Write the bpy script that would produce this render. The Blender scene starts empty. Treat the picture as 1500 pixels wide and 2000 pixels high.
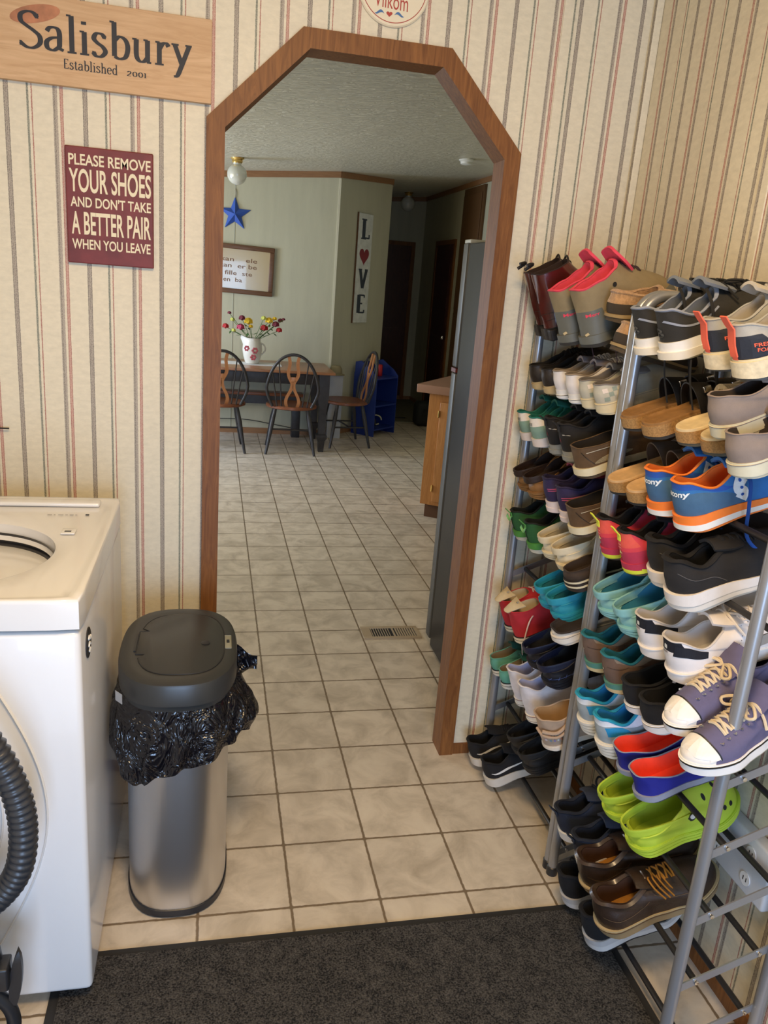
import bpy, bmesh, math, random
from mathutils import Vector, Matrix, noise
from mathutils.bvhtree import BVHTree
random.seed(7)
PI = math.pi
S = bpy.context.scene
COL = S.collection

# ---------------------------------------------------------------- camera
YAW, PITCH, ROLL, FPX = 0.22689, -0.28363, 0.07949, 1536.4
def make_camera():
    cy, sy, ct, st = math.cos(YAW), math.sin(YAW), math.cos(PITCH), math.sin(PITCH)
    fwd = Vector((sy*ct, cy*ct, st)); right = Vector((cy, -sy, 0)); up = right.cross(fwd)
    cr, sr = math.cos(ROLL), math.sin(ROLL)
    r2 = cr*right + sr*up; u2 = -sr*right + cr*up
    m = Matrix((( r2.x, u2.x, -fwd.x, -0.2005), (r2.y, u2.y, -fwd.y, -2.2298), (r2.z, u2.z, -fwd.z, 1.5198), (0, 0, 0, 1)))
    cd = bpy.data.cameras.new('camera'); co = bpy.data.objects.new('camera', cd); COL.objects.link(co)
    cd.sensor_fit = 'VERTICAL'; cd.sensor_height = 36.0; cd.sensor_width = 27.0
    cd.lens = 36.0*FPX/2000.0; cd.clip_start = 0.02
    co.matrix_world = m
    S.camera = co
make_camera()

# ---------------------------------------------------------------- light and exposure
S.view_settings.view_transform = 'Standard'; S.view_settings.look = 'None'
S.view_settings.gamma = 1.0; S.view_settings.use_curve_mapping = False
S.view_settings.exposure = 0.0
W = bpy.data.worlds.new('World'); S.world = W; W.use_nodes = True
bg = W.node_tree.nodes['Background']; bg.inputs[0].default_value = (0.62, 0.78, 1.0, 1); bg.inputs[1].default_value = 0.26
def area(name, loc, direction, sx, sy, power, color):
    l = bpy.data.lights.new(name, 'AREA'); l.shape = 'RECTANGLE'; l.size = sx; l.size_y = sy; l.energy = power; l.color = color
    o = bpy.data.objects.new(name, l); COL.objects.link(o); o.location = loc
    o.rotation_euler = Vector(direction).to_track_quat('-Z', 'Y').to_euler()
    return o
area('door_daylight', (-0.10, -3.9, 0.95), (0.05, 1, -0.03), 1.1, 1.5, 66, (0.46, 0.66, 1.0))       # the open entrance door behind the camera
area('ceiling_lamp_light', (-0.05, -1.75, 2.40), (0.05, 0.28, -1), 0.45, 0.45, 31, (1.0, 0.69, 0.36))    # the laundry room's ceiling lamp
area('kitchen_window_light', (-2.35, 3.4, 1.45), (1, 0.1, 0.02), 2.2, 1.3, 58, (1.0, 0.90, 0.68))  # the kitchen window on the left
area('added_blue_fill', (-2.3, 4.3, 0.95), (1, 0.0, -0.35), 0.8, 1.7, 78, (0.42, 0.62, 1.0))  # added fill that cools the far floor; no patio door is there

# ---------------------------------------------------------------- helpers
def tag(o, label=None, cat=None, group=None, kind=None):
    if label: o['label'] = label
    if cat: o['category'] = cat
    if group: o['group'] = group
    if kind: o['kind'] = kind
    return o
MATS = {}
def mat(name, color, rough=0.6, metal=0.0, spec=0.5, bump=0.0, bscale=200.0, vary=0.0, vscale=20.0, coat=0.0, trans=0.0, emit=None, stretch=(1, 1, 1), sheen=0.0, aniso=0.0):
    if name in MATS: return MATS[name]
    m = bpy.data.materials.new(name); m.use_nodes = True; nt = m.node_tree; b = nt.nodes['Principled BSDF']
    b.inputs['Base Color'].default_value = (*color, 1); b.inputs['Roughness'].default_value = rough; b.inputs['Metallic'].default_value = metal
    b.inputs['Specular IOR Level'].default_value = spec; b.inputs['Coat Weight'].default_value = coat; b.inputs['Transmission Weight'].default_value = trans
    if sheen: b.inputs['Sheen Weight'].default_value = sheen
    if aniso: b.inputs['Anisotropic'].default_value = aniso
    if emit: b.inputs['Emission Color'].default_value = (*emit[0], 1); b.inputs['Emission Strength'].default_value = emit[1]
    if bump or vary:
        tc = nt.nodes.new('ShaderNodeTexCoord'); mp = nt.nodes.new('ShaderNodeMapping'); mp.inputs['Scale'].default_value = stretch
        nt.links.new(tc.outputs['Object'], mp.inputs['Vector'])
    if vary:
        n = nt.nodes.new('ShaderNodeTexNoise'); n.inputs['Scale'].default_value = vscale; n.inputs['Detail'].default_value = 5
        nt.links.new(mp.outputs[0], n.inputs['Vector'])
        mr = nt.nodes.new('ShaderNodeMapRange'); mr.inputs['From Min'].default_value = 0.3; mr.inputs['From Max'].default_value = 0.7
        mr.inputs['To Min'].default_value = 1-vary; mr.inputs['To Max'].default_value = 1+vary
        nt.links.new(n.outputs['Fac'], mr.inputs['Value'])
        mx = nt.nodes.new('ShaderNodeVectorMath'); mx.operation = 'SCALE'; mx.inputs[0].default_value = color
        nt.links.new(mr.outputs[0], mx.inputs['Scale']); nt.links.new(mx.outputs[0], b.inputs['Base Color'])
    if bump:
        n = nt.nodes.new('ShaderNodeTexNoise'); n.inputs['Scale'].default_value = bscale; n.inputs['Detail'].default_value = 3
        nt.links.new(mp.outputs[0], n.inputs['Vector'])
        bp = nt.nodes.new('ShaderNodeBump'); bp.inputs['Strength'].default_value = bump; bp.inputs['Distance'].default_value = 0.002
        nt.links.new(n.outputs['Fac'], bp.inputs['Height']); nt.links.new(bp.outputs[0], b.inputs['Normal'])
    MATS[name] = m
    return m
def hexc(h):
    h = h.lstrip('#'); v = [int(h[i:i+2], 16)/255 for i in (0, 2, 4)]
    return tuple(x/12.92 if x <= 0.04045 else ((x+0.055)/1.055)**2.4 for x in v)
def fab(h, rough=0.85, **k):
    return mat('fabric_'+h.strip('#')+('_%d' % int(rough*100)), hexc(h), rough=rough, bump=k.pop('bump', 0.25), bscale=k.pop('bscale', 900), vary=k.pop('vary', 0.06), vscale=k.pop('vscale', 60), **k)
def rub(h, rough=0.5, **k):
    return mat('rubber_'+h.strip('#')+('_%d' % int(rough*100)), hexc(h), rough=rough, vary=k.pop('vary', 0.05), vscale=k.pop('vscale', 40), bump=0.06, bscale=300, **k)

class MB:
    """collects vertices, faces and material slots, then links them as one mesh object"""
    def __init__(s): s.v = []; s.f = []; s.m = []; s.mats = []
    def mi(s, m):
        if m not in s.mats: s.mats.append(m)
        return s.mats.index(m)
    def add(s, vs, fs, m):
        o = len(s.v); s.v += [tuple(v) for v in vs]; k = s.mi(m)
        for f in fs: s.f.append(tuple(i+o for i in f)); s.m.append(k)
        return o
    def box(s, a, b, m, bev=0.0, rot=None):
        x0, y0, z0 = a; x1, y1, z1 = b
        if bev <= 0:
            vs = [(x0,y0,z0),(x1,y0,z0),(x1,y1,z0),(x0,y1,z0),(x0,y0,z1),(x1,y0,z1),(x1,y1,z1),(x0,y1,z1)]
            fs = [(0,3,2,1),(4,5,6,7),(0,1,5,4),(1,2,6,5),(2,3,7,6),(3,0,4,7)]
        else:
            bm = bmesh.new(); bmesh.ops.create_cube(bm, size=1)
            for v in bm.verts: v.co = Vector(((x0+x1)/2+v.co.x*(x1-x0), (y0+y1)/2+v.co.y*(y1-y0), (z0+z1)/2+v.co.z*(z1-z0)))
            bmesh.ops.bevel(bm, geom=bm.edges[:], offset=bev, segments=3, profile=0.5, affect='EDGES')
            vs = [v.co.copy() for v in bm.verts]; fs = [tuple(v.index for v in f.verts) for f in bm.faces]; bm.free()
        if rot: vs = [rot @ Vector(v) for v in vs]
        s.add(vs, fs, m)
    def prism(s, poly, f, m, cap=True):
        """poly: list of 2D points; f(p, k) -> 3D for k = 0 and 1"""
        n = len(poly); vs = [f(p, 0) for p in poly]+[f(p, 1) for p in poly]
        fs = [(i, (i+1) % n, n+(i+1) % n, n+i) for i in range(n)]
        if cap: fs += [tuple(range(n-1, -1, -1)), tuple(range(n, 2*n))]
        s.add(vs, fs, m)
    def tube(s, pts, r, m, n=12, caps=True, closed=False, flat=1.0):
        pts = [Vector(p) for p in pts]; k = len(pts)
        rr = r if isinstance(r, (list, tuple)) else [r]*k
        vs = []; prev = None
        for i in range(k):
            if closed: t = pts[(i+1) % k]-pts[i-1]
            else: t = pts[min(i+1, k-1)]-pts[max(i-1, 0)]
            if t.length < 1e-9: t = Vector((0, 0, 1))
            t.normalize()
            if prev is None:
                a = Vector((0, 0, 1)) if abs(t.z) < 0.9 else Vector((1, 0, 0))
                u = t.cross(a).normalized()
            else:
                u = prev-t*prev.dot(t)
                u = u.normalized() if u.length > 1e-6 else t.orthogonal().normalized()
            prev = u; w = t.cross(u)
            for j in range(n):
                a = 2*PI*j/n; vs.append(pts[i]+rr[i]*(math.cos(a)*u+flat*math.sin(a)*w))
        fs = []
        for i in range(k if closed else k-1):
            for j in range(n):
                i2 = (i+1) % k
                fs.append((i*n+j, i*n+(j+1) % n, i2*n+(j+1) % n, i2*n+j))
        if caps and not closed: fs += [tuple(range(n-1, -1, -1)), tuple(range((k-1)*n, k*n))]
        s.add(vs, fs, m)
    def lathe(s, prof, c, m, n=32, axis='z', sx=1, sy=1):
        vs = []
        for r, z in prof:
            for j in range(n):
                a = 2*PI*j/n; p = (r*math.cos(a)*sx, r*math.sin(a)*sy, z)
                if axis == 'y': p = (p[0], p[2], p[1])
                if axis == 'x': p = (p[2], p[0], p[1])
                vs.append((c[0]+p[0], c[1]+p[1], c[2]+p[2]))
        fs = []
        for i in range(len(prof)-1):
            for j in range(n): fs.append((i*n+j, i*n+(j+1) % n, (i+1)*n+(j+1) % n, (i+1)*n+j))
        fs += [tuple(range(n-1, -1, -1)), tuple(range((len(prof)-1)*n, len(prof)*n))]
        s.add(vs, fs, m)
    def loft(s, rings, m, closed=True, cap0=False, cap1=False, mfun=None):
        n = len(rings[0]); o = len(s.v)
        for r in rings: s.v += [tuple(p) for p in r]
        for i in range(len(rings)-1):
            for j in range(n if closed else n-1):
                s.f.append((o+i*n+j, o+i*n+(j+1) % n, o+(i+1)*n+(j+1) % n, o+(i+1)*n+j))
                s.m.append(s.mi(mfun(i, j) if mfun else m))
        if cap0: s.f.append(tuple(o+j for j in range(n-1, -1, -1))); s.m.append(s.mi(m))
        if cap1: s.f.append(tuple(o+(len(rings)-1)*n+j for j in range(n))); s.m.append(s.mi(m))
    def slab(s, grid, th, m):
        """grid[i][j] of points thickened along its normal"""
        R, C_ = len(grid), len(grid[0]); g = [[Vector(p) for p in r] for r in grid]; top = []; bot = []
        for i in range(R):
            for j in range(C_):
                du = g[min(i+1, R-1)][j]-g[max(i-1, 0)][j]; dv = g[i][min(j+1, C_-1)]-g[i][max(j-1, 0)]
                nn = du.cross(dv); nn = nn.normalized() if nn.length > 1e-12 else Vector((0, 0, 1))
                top.append(g[i][j]+nn*th/2); bot.append(g[i][j]-nn*th/2)
        N = R*C_; fs = []
        q = lambda i, j: i*C_+j
        for i in range(R-1):
            for j in range(C_-1):
                fs.append((q(i,j), q(i+1,j), q(i+1,j+1), q(i,j+1))); fs.append((N+q(i,j), N+q(i,j+1), N+q(i+1,j+1), N+q(i+1,j)))
        for i in range(R-1):
            fs.append((q(i,0), N+q(i,0), N+q(i+1,0), q(i+1,0))); fs.append((q(i,C_-1), q(i+1,C_-1), N+q(i+1,C_-1), N+q(i,C_-1)))
        for j in range(C_-1):
            fs.append((q(0,j), q(0,j+1), N+q(0,j+1), N+q(0,j))); fs.append((q(R-1,j), N+q(R-1,j), N+q(R-1,j+1), q(R-1,j+1)))
        s.add(top+bot, fs, m)
    def build(s, name, parent=None, smooth=True, angle=40, loc=None):
        me = bpy.data.meshes.new(name); me.from_pydata([tuple(v) for v in s.v], [], s.f)
        for m in s.mats: me.materials.append(m)
        me.polygons.foreach_set('material_index', s.m)
        bm = bmesh.new(); bm.from_mesh(me)
        if len(bm.faces) < 60000: bmesh.ops.recalc_face_normals(bm, faces=bm.faces[:])
        if smooth:
            ca = math.radians(angle)
            for f in bm.faces: f.smooth = True
            for e in bm.edges:
                if len(e.link_faces) == 2:
                    try: e.smooth = e.calc_face_angle() < ca
                    except ValueError: pass
        bm.to_mesh(me); bm.free()
        o = bpy.data.objects.new(name, me); COL.objects.link(o)
        if parent: o.parent = parent
        if loc: o.location = loc
        return o
def empty(name, loc=(0, 0, 0), rot=(0, 0, 0)):
    o = bpy.data.objects.new(name, None); COL.objects.link(o); o.location = loc; o.rotation_euler = rot; o.empty_display_size = 0.05
    return o
def struct(o): o['kind'] = 'structure'; return o

TEXT = {}
def text_polys(txt, bold=0.0):
    """verts (2D, normalised to a height of 1 for the letter box) and faces of a text"""
    key = (txt, bold)
    if key in TEXT: return TEXT[key]
    cu = bpy.data.curves.new('t', 'FONT'); cu.body = txt; cu.offset = bold; cu.resolution_u = 4
    ob = bpy.data.objects.new('t', cu)
    me = bpy.data.meshes.new_from_object(ob)
    vs = [(v.co.x, v.co.y) for v in me.vertices]; fs = [tuple(p.vertices) for p in me.polygons]
    bpy.data.objects.remove(ob); bpy.data.curves.remove(cu); bpy.data.meshes.remove(me)
    x0 = min(v[0] for v in vs); x1 = max(v[0] for v in vs); y0 = min(v[1] for v in vs); y1 = max(v[1] for v in vs)
    vs = [((v[0]-x0)/(x1-x0), (v[1]-y0)/(y1-y0)) for v in vs]
    TEXT[key] = (vs, fs)
    return TEXT[key]
def fan(poly):
    return [(p[0], p[1]) for p in poly], [tuple(range(len(poly)))]
def catmull(pts, k=6, closed=False):
    out = []; n = len(pts)
    rng = range(n if closed else n-1)
    for i in rng:
        g = (lambda q: pts[q % n]) if closed else (lambda q: pts[max(0, min(n-1, q))])
        p0, p1, p2, p3 = g(i-1), g(i), g(i+1), g(i+2)
        for j in range(k):
            t = j/k
            out.append(tuple(0.5*((2*b)+(-a+c)*t+(2*a-5*b+4*c-d)*t*t+(-a+3*b-3*c+d)*t**3) for a, b, c, d in zip(p0, p1, p2, p3)))
    if not closed: out.append(tuple(pts[-1]))
    return out
# a small serif alphabet drawn as pen strokes: (points, closed, weight)
GL = {
 'S': (.62, [([(.50,.86),(.40,.98),(.24,1.0),(.08,.90),(.08,.72),(.22,.60),(.40,.48),(.54,.34),(.54,.14),(.38,.0),(.2,.0),(.04,.12)],0)], [(.50,.90,0,.14),(.05,.10,0,.14)]),
 'a': (.52, [([(.06,.52),(.14,.63),(.30,.64),(.38,.52),(.38,.2),(.38,.08),(.48,.02)],0), ([(.38,.38),(.18,.34),(.05,.22),(.07,.05),(.22,.0),(.38,.12)],0)], []),
 'l': (.28, [([(.13,1.04),(.13,.0)],0)], [(.06,1.04,.12,0),(.13,.0,.24,0)]),
 'i': (.28, [([(.13,.64),(.13,.0)],0), ([(.12,.84),(.12,.93)],0)], [(.07,.64,.12,0),(.13,.0,.24,0)]),
 's': (.42, [([(.34,.54),(.26,.64),(.12,.64),(.05,.50),(.14,.38),(.28,.28),(.35,.14),(.24,.0),(.10,.0),(.03,.10)],0)], [(.34,.56,0,.10),(.03,.08,0,.10)]),
 'b': (.54, [([(.12,1.04),(.12,.06)],0), ([(.12,.50),(.26,.64),(.42,.56),(.48,.34),(.42,.08),(.26,.0),(.12,.06)],0)], [(.06,1.04,.12,0)]),
 'u': (.56, [([(.12,.64),(.12,.18),(.20,.02),(.32,.02),(.42,.14)],0), ([(.42,.64),(.42,.0)],0)], [(.07,.64,.12,0),(.37,.64,.12,0),(.46,.0,.12,0)]),
 'r': (.42, [([(.13,.64),(.13,.0)],0), ([(.13,.44),(.22,.60),(.32,.63),(.38,.54)],0)], [(.08,.64,.12,0),(.13,.0,.24,0)]),
 'y': (.54, [([(.08,.64),(.28,.06)],0), ([(.48,.64),(.26,.0),(.16,-.26),(.06,-.30)],0)], [(.09,.64,.20,0),(.46,.64,.18,0)]),
 'E': (.56, [([(.12,1.0),(.12,.0)],0), ([(.12,.98),(.46,.98)],0), ([(.12,.52),(.36,.52)],0), ([(.12,.02),(.48,.02)],0)], [(.46,.92,0,.14),(.48,.09,0,.16)]),
 't': (.34, [([(.14,.84),(.14,.14),(.20,.0),(.30,.04)],0), ([(.02,.62),(.28,.62)],0)], []),
 'h': (.56, [([(.12,1.04),(.12,.0)],0), ([(.12,.46),(.26,.62),(.40,.56),(.42,.40),(.42,.0)],0)], [(.06,1.04,.12,0),(.12,.0,.2,0),(.42,.0,.2,0)]),
 'e': (.48, [([(.06,.34),(.40,.36),(.38,.56),(.24,.64),(.08,.52),(.05,.30),(.10,.08),(.24,.0),(.40,.08)],0)], []),
 'd': (.56, [([(.42,1.04),(.42,.0)],0), ([(.42,.50),(.28,.64),(.12,.56),(.06,.32),(.12,.08),(.26,.0),(.42,.12)],0)], [(.36,1.04,.12,0),(.46,.0,.12,0)]),
 '2': (.44, [([(.06,.50),(.14,.63),(.30,.62),(.34,.46),(.24,.26),(.05,.02),(.38,.02)],0)], []),
 '0': (.46, [([(.22,.64),(.08,.52),(.06,.30),(.12,.06),(.24,.0),(.36,.10),(.39,.34),(.34,.56)],1)], []),
 '1': (.26, [([(.13,.64),(.13,.0)],0)], [(.08,.62,.10,0),(.13,.0,.2,0)]),
 'L': (.60, [([(.18,1.0),(.18,.0)],0), ([(.18,.04),(.55,.04)],0)], [(.18,1.0,.34,0),(.18,.0,.34,0),(.55,.12,0,.22)]),
 'V': (.70, [([(.12,1.0),(.36,.0)],0), ([(.62,1.0),(.36,.0)],0)], [(.12,1.0,.28,0),(.60,1.0,.24,0)]),
}
def glyph_polys(txt, thick=.13, thin=.055, gap=.05):
    """quads (2D) of a word in the serif alphabet; cap height 1"""
    vs, fs = [], []; x = 0
    for ch in txt:
        dep = 0
        if ch == ' ': x += .5; continue
        w, strokes, ser = GL[ch]
        for pts, cl in strokes:
            dep += 1
            p = catmull(pts, 6, bool(cl)) if len(pts) > 2 else [tuple(pts[0]), tuple(pts[1])]
            if cl: p.append(p[0])
            b0 = len(vs)
            for i, q in enumerate(p):
                a = p[max(i-1, 0)]; b = p[min(i+1, len(p)-1)]; dx, dy = b[0]-a[0], b[1]-a[1]; L = math.hypot(dx, dy) or 1
                wd = thin+(thick-thin)*abs(dy/L)**1.2
                if ch == 'i' and pts[0][1] > .8: wd = thick*1.0
                nx, ny = -dy/L*wd/2, dx/L*wd/2
                vs += [(x+q[0]+nx, q[1]+ny, dep+i/len(p)), (x+q[0]-nx, q[1]-ny, dep+i/len(p))]
            for i in range(len(p)-1): fs.append((b0+2*i, b0+2*i+1, b0+2*i+3, b0+2*i+2))
        for sx, sy, ww, hh in ser:
            dep += 1
            ww = max(ww, thin); hh = max(hh, thin*.9); b0 = len(vs)
            vs += [(x+sx-ww/2, sy-hh/2, dep), (x+sx+ww/2, sy-hh/2, dep), (x+sx+ww/2, sy+hh/2, dep), (x+sx-ww/2, sy+hh/2, dep)]; fs.append((b0, b0+1, b0+2, b0+3))
        x += w+gap
    return [(a/(x-gap), b, d) for a, b, d in vs], fs
def flat_text(polys, name, m, parent, f, two=False):
    """polys in 0..1 space placed by f(u, v) -> 3D"""
    vs, fs = polys; b = MB(); b.add([tuple(Vector(f(v[0], v[1]))-Vector((0, .00012*v[2] if len(v) > 2 else 0, 0))) for v in vs], fs, m)
    me = bpy.data.meshes.new(name); me.from_pydata([tuple(v) for v in b.v], [], b.f); me.materials.append(m)
    o = bpy.data.objects.new(name, me); COL.objects.link(o)
    if parent: o.parent = parent
    return o
# ---------------------------------------------------------------- surface materials
def N(nt, t, **k):
    n = nt.nodes.new(t)
    for a, b in k.items(): setattr(n, a, b)
    return n
def mth(nt, op, a, b=None, c=None):
    n = nt.nodes.new('ShaderNodeMath'); n.operation = op
    for i, x in enumerate((a, b, c)):
        if x is None: continue
        if isinstance(x, (int, float)): n.inputs[i].default_value = x
        else: nt.links.new(x, n.inputs[i])
    return n.outputs[0]
def world_xyz(nt):
    g = N(nt, 'ShaderNodeNewGeometry'); sp = N(nt, 'ShaderNodeSeparateXYZ'); nt.links.new(g.outputs['Position'], sp.inputs[0])
    return g.outputs['Position'], sp.outputs
def wallpaper(name, axis, origin):
    m = bpy.data.materials.new(name); m.use_nodes = True; nt = m.node_tree; b = nt.nodes['Principled BSDF']
    pos, xyz = world_xyz(nt)
    n0 = N(nt, 'ShaderNodeTexNoise'); n0.inputs['Scale'].default_value = 260; nt.links.new(pos, n0.inputs['Vector'])
    wob = mth(nt, 'MULTIPLY', mth(nt, 'SUBTRACT', n0.outputs['Fac'], .5), .0022)
    u = mth(nt, 'ADD', xyz[axis], wob)
    u = mth(nt, 'FRACT', mth(nt, 'DIVIDE', mth(nt, 'SUBTRACT', u, origin), .179))
    cr = N(nt, 'ShaderNodeValToRGB'); cr.color_ramp.interpolation = 'CONSTANT'; nt.links.new(u, cr.inputs[0])
    cream = (.73, .655, .485); g1 = (.19, .155, .125); g2 = (.34, .285, .23); gr = (.17, .18, .135); r1 = (.38, .13, .095); r2 = (.52, .27, .21); pk = (.80, .68, .55)
    P_ = .179
    st = [(0, g1), (.0022, g2), (.0042, g1), (.0062, g2), (.0082, g1), (.0105, cream),
          (.0505, gr), (.0555, cream), (.0615, r1), (.0640, cream),
          (.1100, g2), (.1125, g1), (.1150, g2), (.1205, cream), (.1260, r1), (.1285, r2), (.1315, r1), (.1340, cream)]
    els = cr.color_ramp.elements
    els[0].position = 0; els[0].color = (*st[0][1], 1); els[1].position = st[1][0]/P_; els[1].color = (*st[1][1], 1)
    for p, c in st[2:]:
        e = els.new(p/P_); e.color = (*c, 1)
    # faded speckle in the stripes and mottled paper
    n1 = N(nt, 'ShaderNodeTexNoise'); n1.inputs['Scale'].default_value = 420; n1.inputs['Detail'].default_value = 4; nt.links.new(pos, n1.inputs['Vector'])
    fac = mth(nt, 'MULTIPLY', mth(nt, 'SUBTRACT', n1.outputs['Fac'], .42), 2.2)
    cl = N(nt, 'ShaderNodeClamp'); nt.links.new(fac, cl.inputs[0]); cl.inputs[2].default_value = .34
    mx = N(nt, 'ShaderNodeMix'); mx.data_type = 'RGBA'; nt.links.new(cl.outputs[0], mx.inputs[0]); nt.links.new(cr.outputs[0], mx.inputs[6]); mx.inputs[7].default_value = (*cream, 1)
    mp = N(nt, 'ShaderNodeMapping'); mp.inputs['Scale'].default_value = (1, 1, 2.2); nt.links.new(pos, mp.inputs[0])
    n2 = N(nt, 'ShaderNodeTexNoise'); n2.inputs['Scale'].default_value = 38; n2.inputs['Detail'].default_value = 6; n2.inputs['Roughness'].default_value = .7; nt.links.new(mp.outputs[0], n2.inputs['Vector'])
    mr = N(nt, 'ShaderNodeMapRange'); mr.inputs[1].default_value = .3; mr.inputs[2].default_value = .7; mr.inputs[3].default_value = .90; mr.inputs[4].default_value = 1.06; nt.links.new(n2.outputs['Fac'], mr.inputs[0])
    sc = N(nt, 'ShaderNodeVectorMath', operation='SCALE'); nt.links.new(mx.outputs[2], sc.inputs[0]); nt.links.new(mr.outputs[0], sc.inputs['Scale'])
    nt.links.new(sc.outputs[0], b.inputs['Base Color']); b.inputs['Roughness'].default_value = .55
    bp = N(nt, 'ShaderNodeBump'); bp.inputs['Strength'].default_value = .12; bp.inputs['Distance'].default_value = .002; nt.links.new(n2.outputs['Fac'], bp.inputs['Height']); nt.links.new(bp.outputs[0], b.inputs['Normal'])
    return m
def tile_material():
    m = bpy.data.materials.new('floor_tile_vinyl'); m.use_nodes = True; nt = m.node_tree; b = nt.nodes['Principled BSDF']
    pos, xyz = world_xyz(nt); T = .2286
    nw = N(nt, 'ShaderNodeTexNoise'); nw.inputs['Scale'].default_value = 55; nw.inputs['Detail'].default_value = 3; nt.links.new(pos, nw.inputs['Vector'])
    wob = mth(nt, 'MULTIPLY', mth(nt, 'SUBTRACT', nw.outputs['Fac'], .5), .022)
    def d(ax, o):
        u = mth(nt, 'FRACT', mth(nt, 'ADD', mth(nt, 'DIVIDE', mth(nt, 'SUBTRACT', xyz[ax], o), T), wob))
        return mth(nt, 'MINIMUM', u, mth(nt, 'SUBTRACT', 1.0, u))
    dx, dy = d(0, -.2155), d(1, -.6236)
    # smooth minimum rounds the tile corners
    mn = mth(nt, 'SMOOTH_MIN', dx, dy, .035)
    mr = N(nt, 'ShaderNodeMapRange'); mr.interpolation_type = 'SMOOTHSTEP'; mr.inputs[1].default_value = .0085; mr.inputs[2].default_value = .021; nt.links.new(mn, mr.inputs[0])
    # per-tile tone and cloudy veining
    fx = mth(nt, 'FLOOR', mth(nt, 'DIVIDE', mth(nt, 'SUBTRACT', xyz[0], -.2155), T)); fy = mth(nt, 'FLOOR', mth(nt, 'DIVIDE', mth(nt, 'SUBTRACT', xyz[1], -.6236), T))
    cb = N(nt, 'ShaderNodeCombineXYZ'); nt.links.new(fx, cb.inputs[0]); nt.links.new(fy, cb.inputs[1])
    wn = N(nt, 'ShaderNodeTexWhiteNoise'); nt.links.new(cb.outputs[0], wn.inputs['Vector'])
    n1 = N(nt, 'ShaderNodeTexNoise'); n1.inputs['Scale'].default_value = 9; n1.inputs['Detail'].default_value = 8; n1.inputs['Roughness'].default_value = .62; n1.inputs['Distortion'].default_value = .6; nt.links.new(pos, n1.inputs['Vector'])
    cr = N(nt, 'ShaderNodeValToRGB'); nt.links.new(n1.outputs['Fac'], cr.inputs[0])
    e = cr.color_ramp.elements; e[0].position = .30; e[0].color = (.46, .39, .30, 1); e[1].position = .58; e[1].color = (.69, .60, .48, 1); x = e.new(.75); x.color = (.75, .67, .54, 1)
    tone = N(nt, 'ShaderNodeMapRange'); tone.inputs[3].default_value = .94; tone.inputs[4].default_value = 1.05; nt.links.new(wn.outputs['Value'], tone.inputs[0])
    sc = N(nt, 'ShaderNodeVectorMath', operation='SCALE'); nt.links.new(cr.outputs[0], sc.inputs[0]); nt.links.new(tone.outputs[0], sc.inputs['Scale'])
    mx = N(nt, 'ShaderNodeMix'); mx.data_type = 'RGBA'; nt.links.new(mr.outputs[0], mx.inputs[0]); mx.inputs[6].default_value = (.20, .145, .09, 1); nt.links.new(sc.outputs[0], mx.inputs[7])
    nt.links.new(mx.outputs[2], b.inputs['Base Color']); b.inputs['Roughness'].default_value = .36
    bp = N(nt, 'ShaderNodeBump'); bp.inputs['Strength'].default_value = .35; bp.inputs['Distance'].default_value = .002; nt.links.new(mr.outputs[0], bp.inputs['Height']); nt.links.new(bp.outputs[0], b.inputs['Normal'])
    return m
def wood(name, c1, c2, axis=2, rough=.35, scale=9, dist=2.0, spec=.5):
    m = bpy.data.materials.new(name); m.use_nodes = True; nt = m.node_tree; b = nt.nodes['Principled BSDF']
    tc = N(nt, 'ShaderNodeTexCoord'); mp = N(nt, 'ShaderNodeMapping'); s = [1.0, 1.0, 1.0]; s[axis] = .09
    mp.inputs['Scale'].default_value = s; nt.links.new(tc.outputs['Object'], mp.inputs[0])
    n = N(nt, 'ShaderNodeTexNoise'); n.inputs['Scale'].default_value = scale*6; n.inputs['Detail'].default_value = 7; n.inputs['Roughness'].default_value = .62; n.inputs['Distortion'].default_value = dist; nt.links.new(mp.outputs[0], n.inputs['Vector'])
    cr = N(nt, 'ShaderNodeValToRGB'); nt.links.new(n.outputs['Fac'], cr.inputs[0]); e = cr.color_ramp.elements
    e[0].position = .32; e[0].color = (*c1, 1); e[1].position = .68; e[1].color = (*c2, 1)
    nt.links.new(cr.outputs[0], b.inputs['Base Color']); b.inputs['Roughness'].default_value = rough; b.inputs['Specular IOR Level'].default_value = spec
    bp = N(nt, 'ShaderNodeBump'); bp.inputs['Strength'].default_value = .08; bp.inputs['Distance'].default_value = .001; nt.links.new(n.outputs['Fac'], bp.inputs['Height']); nt.links.new(bp.outputs[0], b.inputs['Normal'])
    return m
M_paper_x = wallpaper('striped_wallpaper_front', 0, -.339)
M_paper_y = wallpaper('striped_wallpaper_side', 1, -.02)
M_tile = tile_material()
M_trim = wood('brown_trim_wood', (.14, .050, .013), (.26, .105, .028), 2, .5, spec=.3)
M_trimh = wood('brown_crown_wood', (.24, .115, .045), (.33, .165, .07), 0, .5)
M_dark_door = wood('dark_door_wood', (.045, .012, .006), (.09, .025, .012), 2, .4)
M_oak = wood('oak_cabinet_wood', (.36, .15, .04), (.50, .23, .07), 2, .38)
M_board = wood('pine_board', (.52, .31, .15), (.66, .43, .235), 0, .6, 5, 3.0)
M_kwall = mat('kitchen_wall_paint', (.50, .475, .335), rough=.65, bump=.25, bscale=90, vary=.05, vscale=14, stretch=(1, 1, .15))
M_ceil = None
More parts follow.
